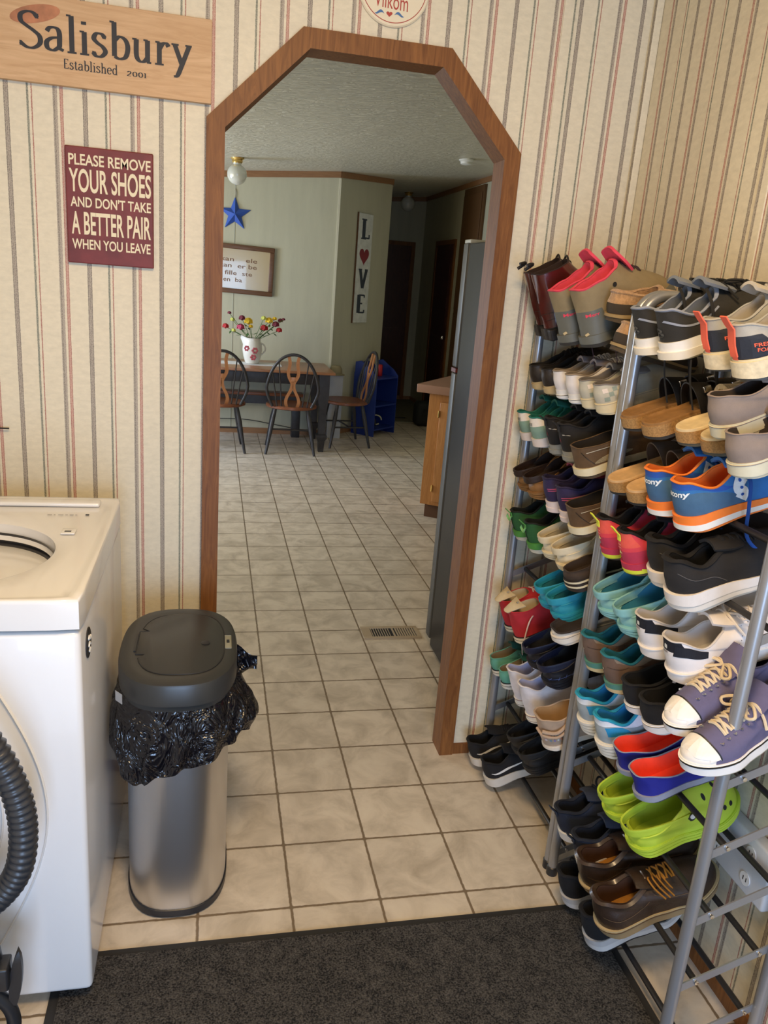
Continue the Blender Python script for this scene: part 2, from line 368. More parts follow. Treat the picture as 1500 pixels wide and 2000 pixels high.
def ceiling_mat():
    m = bpy.data.materials.new('textured_ceiling'); m.use_nodes = True; nt = m.node_tree; b = nt.nodes['Principled BSDF']
    pos, xyz = world_xyz(nt); mp = N(nt, 'ShaderNodeMapping'); mp.inputs['Scale'].default_value = (.7, 1.9, 1); nt.links.new(pos, mp.inputs[0])
    n = N(nt, 'ShaderNodeTexNoise'); n.inputs['Scale'].default_value = 17; n.inputs['Detail'].default_value = 6; n.inputs['Roughness'].default_value = .6; n.inputs['Distortion'].default_value = 1.5; nt.links.new(mp.outputs[0], n.inputs['Vector'])
    bp = N(nt, 'ShaderNodeBump'); bp.inputs['Strength'].default_value = 1.0; bp.inputs['Distance'].default_value = .035; nt.links.new(n.outputs['Fac'], bp.inputs['Height']); nt.links.new(bp.outputs[0], b.inputs['Normal'])
    b.inputs['Base Color'].default_value = (.80, .76, .60, 1); b.inputs['Roughness'].default_value = .33
    return m
M_ceil = ceiling_mat()
M_white = mat('white_enamel', (.80, .80, .80), rough=.22, coat=.3)
M_steel = mat('brushed_steel', (.72, .72, .73), rough=.33, metal=1.0, bump=.10, bscale=160, stretch=(1, 1, .02))
M_fridge = mat('fridge_steel', (.014, .014, .015), rough=.38, metal=.0, spec=.22, bump=.05, bscale=60)
M_fridge_lt = mat('fridge_door_steel', (.10, .10, .095), rough=.4, metal=.3, spec=.3)
M_black = mat('black_plastic', (.018, .019, .022), rough=.38)
M_dkgrey = mat('dark_grey_plastic', (.036, .037, .036), rough=.36, bump=.04, bscale=800)
M_chrome = mat('chrome', (.8, .8, .8), rough=.12, metal=1.0)
M_rack = mat('grey_painted_tube', (.34, .345, .36), rough=.33, metal=.55)
M_rail = mat('black_coated_rail', (.022, .021, .022), rough=.45)
M_ink = mat('black_ink', (.022, .022, .025), rough=.6)

# ---------------------------------------------------------------- the setting
XR = .9675
def quad(name, pts, m, th=None, kind=True, parent=None):
    b = MB(); b.add(pts, [tuple(range(len(pts)))], m); o = b.build(name, parent, smooth=False)
    return struct(o) if kind else o
def panel(name, poly, y0, y1, m, parent=None):
    b = MB(); b.prism(poly, lambda p, k: (p[0], y1 if k else y0, p[1]), m); return b.build(name, parent, smooth=False)
XL0, XR0, ZS, ZT, CHL, CHR, CW = -.2235, .6151, 1.882, 2.112, .233, .220, .0462
OUT = [(XL0, 0), (XL0, ZS), (XL0+CHL, ZT), (XR0-CHR, ZT), (XR0, ZS), (XR0, 0)]
def offset(P, d):
    P = [Vector(p) for p in P]; n = []; out = []
    for a, b in zip(P, P[1:]): t = (b-a).normalized(); n.append(Vector((t.y, -t.x)))
    for i, p in enumerate(P):
        if i == 0: q = p+n[0]*d
        elif i == len(P)-1: q = p+n[-1]*d
        else: mm = n[i-1]+n[i]; q = p+mm*d/(1+n[i-1].dot(n[i]))
        out.append((q.x, q.y))
    return out
IN = offset(OUT, CW); MID = offset(OUT, CW-.012)
XLW, ZC = -1.35, 2.46
b = MB()
f = lambda p, k: (p[0], .06 if k else 0.0, p[1])
b.prism([(XLW, 0), (MID[0][0], 0), (MID[0][0], ZC), (XLW, ZC)], f, M_paper_x)
b.prism([(MID[5][0], 0), (XR, 0), (XR, ZC), (MID[5][0], ZC)], f, M_paper_x)
b.prism([MID[1], MID[2], (MID[2][0], ZC), (MID[0][0], ZC)], f, M_paper_x)
b.prism([MID[2], MID[3], (MID[3][0], ZC), (MID[2][0], ZC)], f, M_paper_x)
b.prism([MID[3], MID[4], (MID[5][0], ZC), (MID[3][0], ZC)], f, M_paper_x)
struct(b.build('wall_front', smooth=False))
b = MB(); b.box((XR, -4.2, 0), (XR+.06, .06, ZC), M_paper_y); struct(b.build('wall_right', smooth=False))
b = MB(); b.box((XLW-.06, -4.2, 0), (XLW, .06, ZC), M_paper_y); struct(b.build('wall_left', smooth=False))
b = MB(); b.box((XLW-.06, -4.2, ZC), (XR+.06, .06, ZC+.05), M_ceil); struct(b.build('ceiling', smooth=False))
# arch casing and jamb
b = MB()
for y0, y1 in ((-.015, 0.0), (.06, .075)):
    for i in range(5):
        q = [OUT[i], OUT[i+1], IN[i+1], IN[i]]
        b.prism(q, lambda p, k: (p[0], y1 if k else y0, p[1]), M_trim)
for i in range(5):
    b.prism([MID[i], MID[i+1], IN[i+1], IN[i]], lambda p, k: (p[0], .06 if k else 0.0, p[1]), M_trim)
struct(b.build('trim_1', smooth=False))
# baseboards of the laundry room
b = MB(); b.box((XLW, -.010, 0), (XL0, 0, .036), M_trim); b.box((XR0, -.010, 0), (XR, 0, .036), M_trim); struct(b.build('baseboard_front', smooth=False))
b = MB(); b.box((XR-.010, -4.2, 0), (XR, -.010, .045), M_trim); struct(b.build('baseboard_right', smooth=False))
# wallpaper battens over the panel joints
M_batten = wallpaper('striped_wallpaper_batten', 0, .668)
b = MB(); b.box((.692, -.004, .036), (.727, 0, ZC), M_batten, .0015); struct(b.build('trim_2', smooth=False))
b = MB(); b.box((XR-.004, -.607, .045), (XR, -.572, ZC), wallpaper('striped_wallpaper_batten_side', 1, -.695), .0015); struct(b.build('trim_3', smooth=False))
b = MB(); b.box((XR-.022, -.022, .045), (XR, -.0, ZC), M_paper_y, .004); struct(b.build('trim_4', smooth=False))
# floor: one vinyl sheet through both rooms
b = MB(); b.box((-2.6, -4.2, -.05), (2.46, 8.3, 0), M_tile); struct(b.build('floor', smooth=False))
# kitchen shell
kc = lambda x: 2.373+.092*x
b = MB()
b.prism([(-2.6, kc(-2.6)), (2.5, kc(2.5)), (2.5, kc(2.5)+.05), (-2.6, kc(-2.6)+.05)], lambda p, k: (p[0], 8.3 if k else .062, p[1]), M_ceil)
struct(b.build('ceiling', smooth=False))
def wall_seg(name, p, q, m, th=.06, base=True, crown=True, z1=None, num=[5]):
    p, q = Vector(p), Vector(q); d = (q-p).normalized(); n = Vector((-d.y, d.x))   # outward side is n
    def P3(u, off, z): s_ = p+d*u-n*off; return (s_.x, s_.y, z)
    L = (q-p).length
    def bx(b, u0, u1, o0, o1, z0a, z0b, z1a, z1b, m):
        vs = [P3(u0, o0, z0a), P3(u1, o0, z0b), P3(u1, o1, z0b), P3(u0, o1, z0a), P3(u0, o0, z1a), P3(u1, o0, z1b), P3(u1, o1, z1b), P3(u0, o1, z1a)]
        b.add(vs, [(0,3,2,1),(4,5,6,7),(0,1,5,4),(1,2,6,5),(2,3,7,6),(3,0,4,7)], m)
    za, zb = kc(p.x), kc(q.x)
    b = MB(); bx(b, 0, L, -th, 0, 0, 0, za, zb, m); struct(b.build(name, smooth=False))
    if crown:
        b = MB(); bx(b, 0, L, 0, .014, za-.052, zb-.052, za, zb, M_trimh); struct(b.build('trim_%d' % num[0], smooth=False)); num[0] += 1
    if base:
        b = MB(); bx(b, 0, L, 0, .012, 0, 0, .055, .055, M_trimh); struct(b.build('baseboard_%s' % name.split('_', 1)[1], smooth=False))
wall_seg('wall_back', (-2.5, 5.5), (.93, 5.5), M_kwall)
wall_seg('wall_angled', (.93, 5.5), (1.55, 6.12), M_kwall)
wall_seg('wall_hall_left', (1.55, 6.12), (1.55, 8.22), M_kwall)
wall_seg('wall_hall_end', (1.55, 8.22), (2.45, 8.22), M_kwall)
wall_seg('wall_kitchen_right', (2.45, 8.22), (2.45, .06), M_kwall)
# thin seam strips of the wall panels
b = MB(); b.box((-.022, 5.497, .055), (-.016, 5.5, 2.30), mat('seam', (.40, .40, .31), rough=.7)); struct(b.build('trim_20', smooth=False))
b = MB(); b.box((.915, 5.49, .055), (.935, 5.5, 2.40), mat('corner_strip', (.62, .58, .42), rough=.6)); struct(b.build('trim_21', smooth=False))
# left kitchen wall with its window opening
b = MB()
z0, z1, ya, yb = .85, 2.0, 2.3, 4.5
for lo, hi, y0, y1 in ((0, z0, .06, 5.5), (z1, 2.2, .06, 5.5), (z0, z1, .06, ya), (z0, z1, yb, 5.5)):
    b.box((-2.56, y0, lo), (-2.5, y1, hi), M_kwall)
struct(b.build('wall_kitchen_left', smooth=False))
b = MB()
for y0, y1, lo, hi in ((ya, yb, z0, z0+.05), (ya, yb, z1-.05, z1), (ya, ya+.05, z0, z1), (yb-.05, yb, z0, z1), (3.38, 3.42, z0, z1), (ya, yb, 1.40, 1.43)):
    b.box((-2.55, y0, lo), (-2.51, y1, hi), M_white)
struct(b.build('window_1', smooth=False))
b = MB(); b.box((-2.5, .0605, 0), (MID[0][0], .062, 2.2), M_kwall); b.box((MID[5][0], .0605, 0), (2.45, .062, 2.4), M_kwall); struct(b.build('wall_kitchen_near', smooth=False))
# hall carpet and doors
b = MB(); b.box((1.56, 6.45, 0), (2.438, 8.208, .008), mat('hall_carpet', (.16, .15, .10), rough=.95, bump=.5, bscale=300, vary=.15)); tag(b.build('hall_carpet', smooth=False), 'olive brown carpet on the dark hallway floor beyond the tiles', 'carpet')
def door(name, f, w, h):
    """f(u, off, z): u along the wall, off out of it"""
    b = MB()
    def bx(b, u0, u1, o0, o1, z0, z1, m, bev=0):
        vs = [f(u, o, z) for z in (z0, z1) for o in (o0, o1) for u in (u0, u1)]
        b.add(vs, [(0,1,3,2),(4,6,7,5),(0,4,5,1),(2,3,7,6),(0,2,6,4),(1,5,7,3)], m)
    bx(b, -.05, 0, 0, .02, .008, h+.05, M_trim); bx(b, w, w+.05, 0, .02, .008, h+.05, M_trim); bx(b, 0, w, 0, .02, h, h+.05, M_trim)
    bx(b, 0, w, 0, .008, .015, h, M_dark_door)
    for z0_, z1_ in ((.18, .95), (1.08, h-.15)):
        bx(b, .10, w-.10, .008, .014, z0_, z1_, M_dark_door)
    o = struct(b.build(name, smooth=False))
    k = MB(); c = f(.06, .035, .95); k.lathe([(.004, -.022), (.022, -.018), (.027, 0), (.020, .018), (.004, .022)], c, M_chrome, 16); k.build('door_knob', o)
door('door_1', lambda u, o, z: (1.575+u, 8.22-o, z), .72, 1.99)
door('door_2', lambda u, o, z: (2.45-o, 6.75+u, z), .72, 1.99)

# ---------------------------------------------------------------- floor mat
def carpet_mat():
    m = bpy.data.materials.new('charcoal_mat'); m.use_nodes = True; nt = m.node_tree; b = nt.nodes['Principled BSDF']
    pos, xyz = world_xyz(nt)
    n = N(nt, 'ShaderNodeTexNoise'); n.inputs['Scale'].default_value = 260; n.inputs['Detail'].default_value = 3; nt.links.new(pos, n.inputs['Vector'])
    n3 = N(nt, 'ShaderNodeTexNoise'); n3.inputs['Scale'].default_value = 35; n3.inputs['Detail'].default_value = 5; nt.links.new(pos, n3.inputs['Vector'])
    s = mth(nt, 'ADD', mth(nt, 'MULTIPLY', n.outputs['Fac'], .75), mth(nt, 'MULTIPLY', n3.outputs['Fac'], .25))
    cr = N(nt, 'ShaderNodeValToRGB'); nt.links.new(s, cr.inputs[0]); e = cr.color_ramp.elements
    e[0].position = .38; e[0].color = (.013, .013, .014, 1); e[1].position = .66; e[1].color = (.105, .098, .090, 1)
    nt.links.new(cr.outputs[0], b.inputs['Base Color']); b.inputs['Roughness'].default_value = .95; b.inputs['Specular IOR Level'].default_value = .15
    bp = N(nt, 'ShaderNodeBump'); bp.inputs['Strength'].default_value = .8; bp.inputs['Distance'].default_value = .004; nt.links.new(n.outputs['Fac'], bp.inputs['Height']); nt.links.new(bp.outputs[0], b.inputs['Normal'])
    return m
def round_rect(x0, y0, x1, y1, r, n=6):
    out = []
    for cx, cy, a0 in ((x1-r, y0+r, -PI/2), (x1-r, y1-r, 0), (x0+r, y1-r, PI/2), (x0+r, y0+r, PI)):
        for i in range(n+1): a = a0+PI/2*i/n; out.append((cx+r*math.cos(a), cy+r*math.sin(a)))
    return out
mt = empty('floor_mat', (0, 0, 0)); tag(mt, 'charcoal ribbed entrance mat on the tiles in front of the washer', 'mat')
b = MB(); b.prism(round_rect(-.50, -2.3, .765, -.725, .02), lambda p, k: (p[0], p[1], .009 if k else .0005), carpet_mat()); b.build('pile', mt, smooth=False)
b = MB(); rr_ = round_rect(-.52, -2.32, .785, -.705, .03); b.prism(rr_, lambda p, k: (p[0], p[1], .0045 if k else 0.0), mat('mat_rubber_edge', (.02, .02, .021), rough=.7)); b.build('rubber_border', mt, smooth=False)

# ---------------------------------------------------------------- washing machine
w = empty('washing_machine', (-.765, -.50, 0)); tag(w, 'white top-loading washing machine with its lid open, against the striped wall', 'washing machine')
wx0, wx1, wy0, wy1, wz = -1.105, -.425, -.842, -.165, .93
def L(p, c=(-.765, -.50, 0)): return tuple(a-b for a, b in zip(p, c))
b = MB()
b.box(L((wx0+.004, wy0+.005, .035)), L((wx1-.004, wy1, .866)), M_white, .012); b.build('cabinet', w)
b = MB()   # embossed swoosh lines of the front panel
for x_, k_ in ((-.60, .10), (-.72, .14)):
    pts = [L((x_+k_*math.sin(PI*t), wy0+.0042, .80-.62*t)) for t in [i/24 for i in range(25)]]
    b.tube(pts, .0045, M_white, 8, flat=.5)
b.build('embossed_curve', w)
# top deck with a round tub opening
b = MB(); n = 96; cx_, cy_ = -.735, -.552; ra, rb = .213, .205
def deck_outline(k):
    a = 2*PI*k/n; c, s_ = math.cos(a), math.sin(a); hx, hy = (wx1-wx0)/2, (wy1-wy0)/2; p_ = 60
    r = (abs(c/hx)**p_+abs(s_/hy)**p_)**(-1/p_)
    return (wx0+wx1)/2+r*c, (wy0+wy1)/2+r*s_
def lerp(a, b, t): return a+(b-a)*t
rings = []
for f_, z in ((None, .872), (None, .922), (.008, .9285), (.02, .930), (.10, .930), (.16, .925), (.26, .925), (.6, .923), (.93, .922), (1.0, .917), (1.0, .895), (1.03, .880)):
    ring = []
    for k in range(n):
        ox, oy = deck_outline(k); a = 2*PI*k/n; ix, iy = cx_+ra*math.cos(a), cy_+rb*math.sin(a)
        t = 0 if f_ is None else f_
        if t > 1: x, y = cx_+(ix-cx_)*(2-t), cy_+(iy-cy_)*(2-t)
        else: x, y = lerp(ox, ix, t), lerp(oy, iy, t)
        ring.append(L((x, y, z)))
    rings.append(ring)
b.loft(rings, M_white); b.build('top_deck', w, angle=50)
b = MB()
M_tub = mat('tub_steel', (.16, .16, .165), rough=.38, metal=.7); M_tubk = mat('tub_gasket', (.03, .03, .035), rough=.35)
pr = [(.2085, .897), (.212, .885), (.214, .872), (.206, .868), (.203, .862), (.209, .848), (.212, .835)]
b.loft([[L((cx_+r*math.cos(2*PI*k/64), cy_+r*.965*math.sin(2*PI*k/64), z)) for k in range(64)] for r, z in pr], M_tubk); b.build('gasket', w)
b = MB()
pr = [(.200, .85), (.204, .835), (.200, .815), (.206, .80), (.20, .74), (.206, .72), (.206, .45), (.10, .43), (.05, .43)]
b.loft([[L((cx_+r*math.cos(2*PI*k/64), cy_+r*.965*math.sin(2*PI*k/64), z)) for k in range(64)] for r, z in pr], M_tub, cap1=True, mfun=lambda i, j: M_tubk if i in (1, 3) else M_tub); b.build('drum', w)
b = MB(); b.lathe([(.06, .43), (.055, .50), (.03, .60), (.028, .68), (.01, .70)], L((cx_, cy_, 0)), M_dkgrey, 20)
for k in range(4):
    a = PI/2*k; b.box((-.004, .02, .44), (.004, .12, .50), M_dkgrey, .002, rot=Matrix.Translation(L((cx_, cy_, 0))) @ Matrix.Rotation(a, 4, 'Z'))
b.build('agitator', w)
b = MB(); b.box(L((-.526, -.455, .9245)), L((-.496, -.418, .9285)), M_white, .0015); b.box(L((-.519, -.446, .9282)), L((-.505, -.438, .929)), M_black); b.build('lid_latch', w)
b = MB(); b.box(L((wx0+.03, -.245, .926)), L((-.47, -.205, .937)), M_white, .005); b.build('hinge_ledge', w)
M_grey_ink = mat('grey_ink', (.25, .24, .23), rough=.6)
b = MB()
for x_, w_ in ((-.580, .010), (-.566, .004), (-.556, .012), (-.540, .006), (-.530, .009), (-.517, .004)): b.box(L((x_, -.309, .9256)), L((x_+w_, -.3065, .9262)), M_grey_ink)
b.build('faint_print', w, smooth=False)
b = MB(); b.box(L((-.494, -.310, .9258)), L((-.486, -.303, .9268)), M_ink); b.build('printed_mark', w)
for fx, fy in ((wx0+.06, wy0+.07), (wx1-.08, wy0+.10), (wx0+.06, wy1-.06), (wx1-.06, wy1-.06)):
    b = MB(); b.lathe([(.022, 0.0095 if fx > -.53 or True else 0), (.022, .02), (.010, .022), (.010, .036)], L((fx, fy, 0)), M_black, 16); b.build('foot', w)
b = MB(); a0 = (-.424, -.755, .805)
mg = MB(); mg.lathe([(.030, 0), (.030, .002), (.027, .003)], (wx1-.004, -.755, .805), M_ink, 40, 'x')
mo = mg.build('round_magnet'); tag(mo, 'small round black magnet with white marks on the washer side', 'magnet')
M_paint_w = mat('white_paint', (.78, .77, .72), rough=.6)
b = MB()
for pts in ([(-.014, .012), (-.004, .016), (.004, .006), (.013, .010)], [(-.012, -.004), (-.002, .002), (.008, -.006)], [(-.008, -.016), (.002, -.012), (.008, -.018)]):
    b.tube([(wx1-.0005, -.755+p[0], .805+p[1]) for p in catmull(pts, 5)], .0022, M_paint_w, 6)
b.build('white_mark', mo)

# ---------------------------------------------------------------- vacuum cleaner in front of the washer
vac = empty('vacuum_cleaner', (-.66, -.98, 0)); tag(vac, 'black vacuum cleaner with a ribbed hose standing in front of the washer', 'vacuum cleaner')
VL = lambda p: (p[0]+.66, p[1]+.98, p[2])
b = MB(); pts = catmull([(-.66, -.99, .83), (-.60, -.985, .80), (-.556, -.98, .735), (-.522, -.98, .65), (-.510, -.98, .565), (-.522, -.98, .475), (-.562, -.98, .415), (-.615, -.985, .385), (-.68, -.99, .38)], 26)
pts = [VL(p) for p in pts]; rs = [.0225+.0022*math.cos(i*PI*.5*1.0) for i in range(len(pts))]
b.tube(pts, rs, mat('hose_plastic', (.035, .037, .042), rough=.33), 20); b.build('hose', vac, angle=80)
b = MB(); b.tube([VL((-.615, -.99, .04)), VL((-.600, -.985, .25)), VL((-.575, -.98, .29)), VL((-.578, -.98, .34)), VL((-.600, -.985, .60)), VL((-.60, -.985, 1.05))], [.016, .016, .017, .013, .012, .012], M_black, 14); b.build('wand', vac)
b = MB(); b.box(VL((-.60, -1.0, .225)), VL((-.547, -.96, .275)), M_black, .004); b.build('clamp', vac)
b = MB()
g = []
for i in range(9):
    t = i/8; z = .175+.125*t; wd = .011*math.sin(PI*min(1, t*.9+.12))**.6
    g.append([VL((-.545+.014*t+u*wd, -.978, z)) for u in (-1, -.3, .3, 1)])
b.slab(g, .012, M_black); b.build('release_lever', vac)
b = MB(); b.tube([VL(p) for p in catmull([(-.60, -.985, .21), (-.575, -.98, .20), (-.553, -.978, .165), (-.548, -.978, .12), (-.565, -.98, .07), (-.60, -.985, .04)], 8)], .013, M_black, 12); b.build('lower_duct', vac)
b = MB(); b.box(VL((-.86, -1.13, .01)), VL((-.60, -.93, .075)), M_black, .02); b.build('floor_head', vac)
b = MB(); b.lathe([(.04, .07), (.075, .10), (.085, .2), (.085, .5), (.07, .62), (.03, .66)], VL((-.74, -1.0, 0)), M_dkgrey, 28); b.build('canister', vac)
# thin black rod reaching into view by the wall: the end of a wall hook
b = MB(); b.tube([(-.80, -.012, 1.072), (-.724, -.012, 1.072)], .0022, M_black, 8); b.tube([(-.80, 0, 1.072), (-.80, -.014, 1.072)], .004, M_black, 8)
tag(b.build('wall_hook'), 'thin black hook on the striped wall above the washer', 'hook')

# ---------------------------------------------------------------- trash can
tx, ty = -.268, -.432
t = empty('trash_can', (tx, ty, 0)); tag(t, 'steel trash can with black sensor lid, beside the washer', 'trash can')
def sup(a, rx, ry, p=2.7):
    c, s_ = math.cos(a), math.sin(a); r = (abs(c/rx)**p+abs(s_/ry)**p)**(-1/p); return r*c, r*s_
def ring(rx, ry, z, n=72, p=2.7, dz=None):
    out = []
    for k in range(n):
        a = 2*PI*k/n; x, y = sup(a, rx, ry, p); out.append((x, y, z+(dz(a) if dz else 0)))
    return out
b = MB(); b.loft([ring(.121, .188, z) for z in (.020, .3, .585)], M_steel, cap0=True); b.build('steel_body', t)
b = MB(); b.loft([ring(rx, ry, z) for rx, ry, z in ((.119, .186, 0.0), (.124, .191, .004), (.124, .191, .022), (.121, .188, .024))], M_black, cap0=True); b.build('base_ring', t)
b = MB()
rg = [(.128, .200, .572), (.132, .204, .574), (.133, .205, .583), (.1335, .2065, .588), (.1375, .2115, .590), (.1375, .2115, .632), (.1345, .208, .640), (.128, .200, .6435), (.110, .178, .6440), (.104, .170, .6435), (.05, .08, .6435)]
b.loft([ring(*r) for r in rg], M_dkgrey, cap1=True); b.build('lid', t, angle=35)
# lid door: a separate flap with a hinge block on its left side
b = MB()
def flap(off, z):
    out = []
    for k in range(48):
        a = -PI*.78+2*PI*.78*k/47; x, y = sup(a, .100-off, .162-off, 2.9); out.append((x+.006, y, z))
    x = -.074+off; 
    out += [(x, .062-off, z), (x-.022, .060-off, z), (x-.022, -.060+off, z), (x, -.062+off, z)]
    return out
b.loft([flap(0, .6437), flap(0, .6447), flap(.0015, .6455)], M_dkgrey, cap1=True); b.build('lid_flap', t, angle=30)
b = MB(); pts = [(p[0], p[1], .6444) for p in flap(-.0012, 0)]; b.tube(pts, .0013, M_black, 6, closed=True); b.build('flap_gap', t)
b = MB(); b.box((-.1035, -.046, .6430), (-.0985, .046, .6462), M_black); b.build('hinge_slot', t)
b = MB(); b.lathe([(.0, .6454), (.010, .6457), (.011, .6475), (.008, .648)], (.062, -.012, 0), M_black, 24); b.build('lock_dial', t)
b = MB(); b.box((.107, -.040, .6430), (.124, .030, .6458), mat('sensor_plate', (.30, .30, .24), rough=.4), .003); sp_ = b.build('sensor_panel', t)
b = MB(); b.box((.112, -.012, .6456), (.119, .004, .6466), M_black, .001); b.build('sensor_window', sp_)
b = MB(); b.box((-.004, -.0130, -.012), (.022, -.0125, .012), mat('sticker', (.42, .42, .42), rough=.5)); so = b.build('sticker', t); so.location = (-.118, -.166, .602); so.rotation_euler = (0, 0, math.radians(-52))
# black liner folded over the rim
def liner_mat():
    m = bpy.data.materials.new('black_bag_plastic'); m.use_nodes = True; nt = m.node_tree; b = nt.nodes['Principled BSDF']
    tc = N(nt, 'ShaderNodeTexCoord'); mp = N(nt, 'ShaderNodeMapping'); mp.inputs['Scale'].default_value = (1, 1, .8); nt.links.new(tc.outputs['Object'], mp.inputs[0])
    n = N(nt, 'ShaderNodeTexNoise'); n.inputs['Scale'].default_value = 11; n.inputs['Detail'].default_value = 1.5; n.inputs['Distortion'].default_value = 3.0; nt.links.new(mp.outputs[0], n.inputs['Vector'])
    v = N(nt, 'ShaderNodeTexVoronoi'); v.feature = 'F1'; v.inputs['Scale'].default_value = 26; nt.links.new(n.outputs['Color'], v.inputs['Vector']); v.inputs['Scale'].default_value = 7
    s = mth(nt, 'ADD', n.outputs['Fac'], mth(nt, 'MULTIPLY', v.outputs['Distance'], .25))
    bp = N(nt, 'ShaderNodeBump'); bp.inputs['Strength'].default_value = .9; bp.inputs['Distance'].default_value = .020; nt.links.new(s, bp.inputs['Height']); nt.links.new(bp.outputs[0], b.inputs['Normal'])
    b.inputs['Base Color'].default_value = (.006, .006, .009, 1); b.inputs['Roughness'].default_value = .13; b.inputs['Specular IOR Level'].default_value = .7
    return m
M_bag = liner_mat()
def hem(a):
    """how far the bag hangs below the rim, by angle"""
    d = math.degrees(a) % 360
    keys = [(0, .150), (25, .12), (60, .09), (120, .08), (170, .11), (200, .15), (228, .165), (244, .205), (258, .175), (275, .155), (290, .140), (305, .125), (318, .112), (335, .13), (360, .150)]
    for (d0, h0), (d1, h1) in zip(keys, keys[1:]):
        if d0 <= d <= d1: return lerp(h0, h1, (d-d0)/(d1-d0))
def flare(a):
    d = math.degrees(a) % 360
    keys = [(0, .040), (30, .02), (90, .012), (170, .018), (200, .040), (225, .035), (245, .018), (280, .014), (305, .024), (325, .046), (345, .062), (360, .040)]
    for (d0, h0), (d1, h1) in zip(keys, keys[1:]):
        if d0 <= d <= d1: return lerp(h0, h1, (d-d0)/(d1-d0))
b = MB(); rings = []; n = 200
for i in range(26):
    v = i/25; r_ = []
    for k in range(n):
        a = 2*PI*k/n; z = .580-hem(a)*v
        puff = flare(a)*math.sin(PI*.5*min(1, v*1.25))**.8*(1-.30*max(0, v-.72)/.28)
        q = noise.noise(Vector((math.cos(a)*3.2, math.sin(a)*3.2, v*1.5)))
        fold = .007*math.sin(17*a+6*q+2.2*v)*v+.006*q*math.sin(PI*v)+.004*noise.noise(Vector((math.cos(a)*9, math.sin(a)*9, v*6)))*v**.5
        x, y = sup(a, .127+.004+puff+fold, .199+puff+fold, 2.7)
        r_.append((max(x, -.152), y, z))
    rings.append(r_)
b.loft(rings, M_bag)
bag = b.build('trash_bag', t, angle=180)
b = MB(); g = []
for i in range(10):
    t_ = i/9; row = []
    for j in range(8):
        s_ = j/7; wv = .006*math.sin(7*t_+9*s_)
        row.append((.128+.062*t_, .02+.02*s_+wv, .628-.040*t_-.095*s_*(1-.55*t_)+.3*wv))
    g.append(row)
b.slab(g, .002, M_bag); b.build('bag_corner', t)

# ---------------------------------------------------------------- signs on the striped wall
sg = empty('name_sign', (-.51, 0, 2.003)); tag(sg, 'wide pine board name sign with black serif lettering on the striped wall', 'sign')
SL = lambda p: (p[0]+.51, p[1], p[2]-2.003)
b = MB(); b.box(SL((-.805, -.018, 1.911)), SL((-.213, -.0005, 2.096)), M_board, .0015); b.build('board', sg, smooth=False)
b = MB(); b.lathe([(.0, -.0001), (.030, -.0004)], (0, 0, 0), mat('knot_wood', (.42, .17, .08), rough=.6, vary=.3, vscale=30), 28, 'y', sx=1.9, sy=.62); kn = b.build('wood_knot', sg, smooth=False); kn.location = SL((-.615, -.0182, 2.055)); kn.rotation_euler = (0, math.radians(-14), 0)
y_ = -.0186
flat_text(glyph_polys('Salisbury', .135, .06), 'lettering', M_ink, sg, lambda u, v: SL((-.653+.392*u, y_, 1.984+.074*v)))
flat_text(glyph_polys('Established', .125, .07), 'lettering', M_ink, sg, lambda u, v: SL((-.556+.123*u, y_, 1.9485+.0205*v)))
flat_text(glyph_polys('2001', .12, .06), 'lettering', M_ink, sg, lambda u, v: SL((-.412+.046*u, y_, 1.950+.0155*v)))
rs_ = empty('shoes_sign', (-.457, 0, 1.645)); tag(rs_, 'dark red wooden sign with cream capital lettering asking for shoes off', 'sign')
RL = lambda p: (p[0]+.457, p[1], p[2]-1.645)
b = MB(); b.box(RL((-.5615, -.014, 1.507)), RL((-.3525, -.0005, 1.782)), mat('distressed_red', (.16, .022, .022), rough=.55, vary=.22, vscale=24), .003); b.build('board', rs_, smooth=False)
M_cream = mat('cream_paint', (.80, .70, .48), rough=.6)
for tx_, xa, xb, za, zb in (('PLEASE REMOVE', -.553, -.3585, 1.7385, 1.7645), ('YOUR SHOES', -.553, -.358, 1.676, 1.731), ('AND DON\'T TAKE', -.551, -.3585, 1.6415, 1.6665), ('A BETTER PAIR', -.550, -.359, 1.577, 1.631), ('WHEN YOU LEAVE', -.550, -.360, 1.5415, 1.566)):
    flat_text(text_polys(tx_, .018), 'lettering', M_cream, rs_, lambda u, v: RL((lerp(xa, xb, u), -.0146, lerp(za, zb, v))))
pq = empty('round_plaque', (.232, 0, 2.234), (0, 0, 0)); pq.scale = (1.06, 1, 1.06); tag(pq, 'round cream plaque with red lettering above the arch', 'plaque')
b = MB(); b.lathe([(.0, -.0005), (.088, -.0005), (.088, -.006), (.085, -.009), (.0, -.009)], (0, 0, 0), mat('plaque_cream', (.78, .69, .50), rough=.45), 72, 'y'); b.build('disc', pq)
M_redp = mat('red_paint', (.42, .045, .03), rough=.55); M_bluep = mat('blue_paint', (.06, .16, .34), rough=.55)
b = MB(); b.tube([(.079*math.cos(2*PI*k/72), -.0092, .079*math.sin(2*PI*k/72)) for k in range(72)], .0009, M_redp, 6, closed=True); b.build('painted_ring', pq)
flat_text(text_polys('Vilkom', .0), 'lettering', M_redp, pq, lambda u, v: (-.046+.082*u, -.0096, -.049+.034*v-.003*u))
def heart_poly(n=40):
    out = []
    for k in range(n):
        a = 2*PI*k/n; out.append((16*math.sin(a)**3/16, (13*math.cos(a)-5*math.cos(2*a)-2*math.cos(3*a)-math.cos(4*a))/16))
    return out
flat_text(fan([(p[0]*.0075, p[1]*.0065) for p in heart_poly()]), 'painted_heart', M_redp, pq, lambda u, v: (-.008+u, -.0096, -.0615+v))
b = MB()
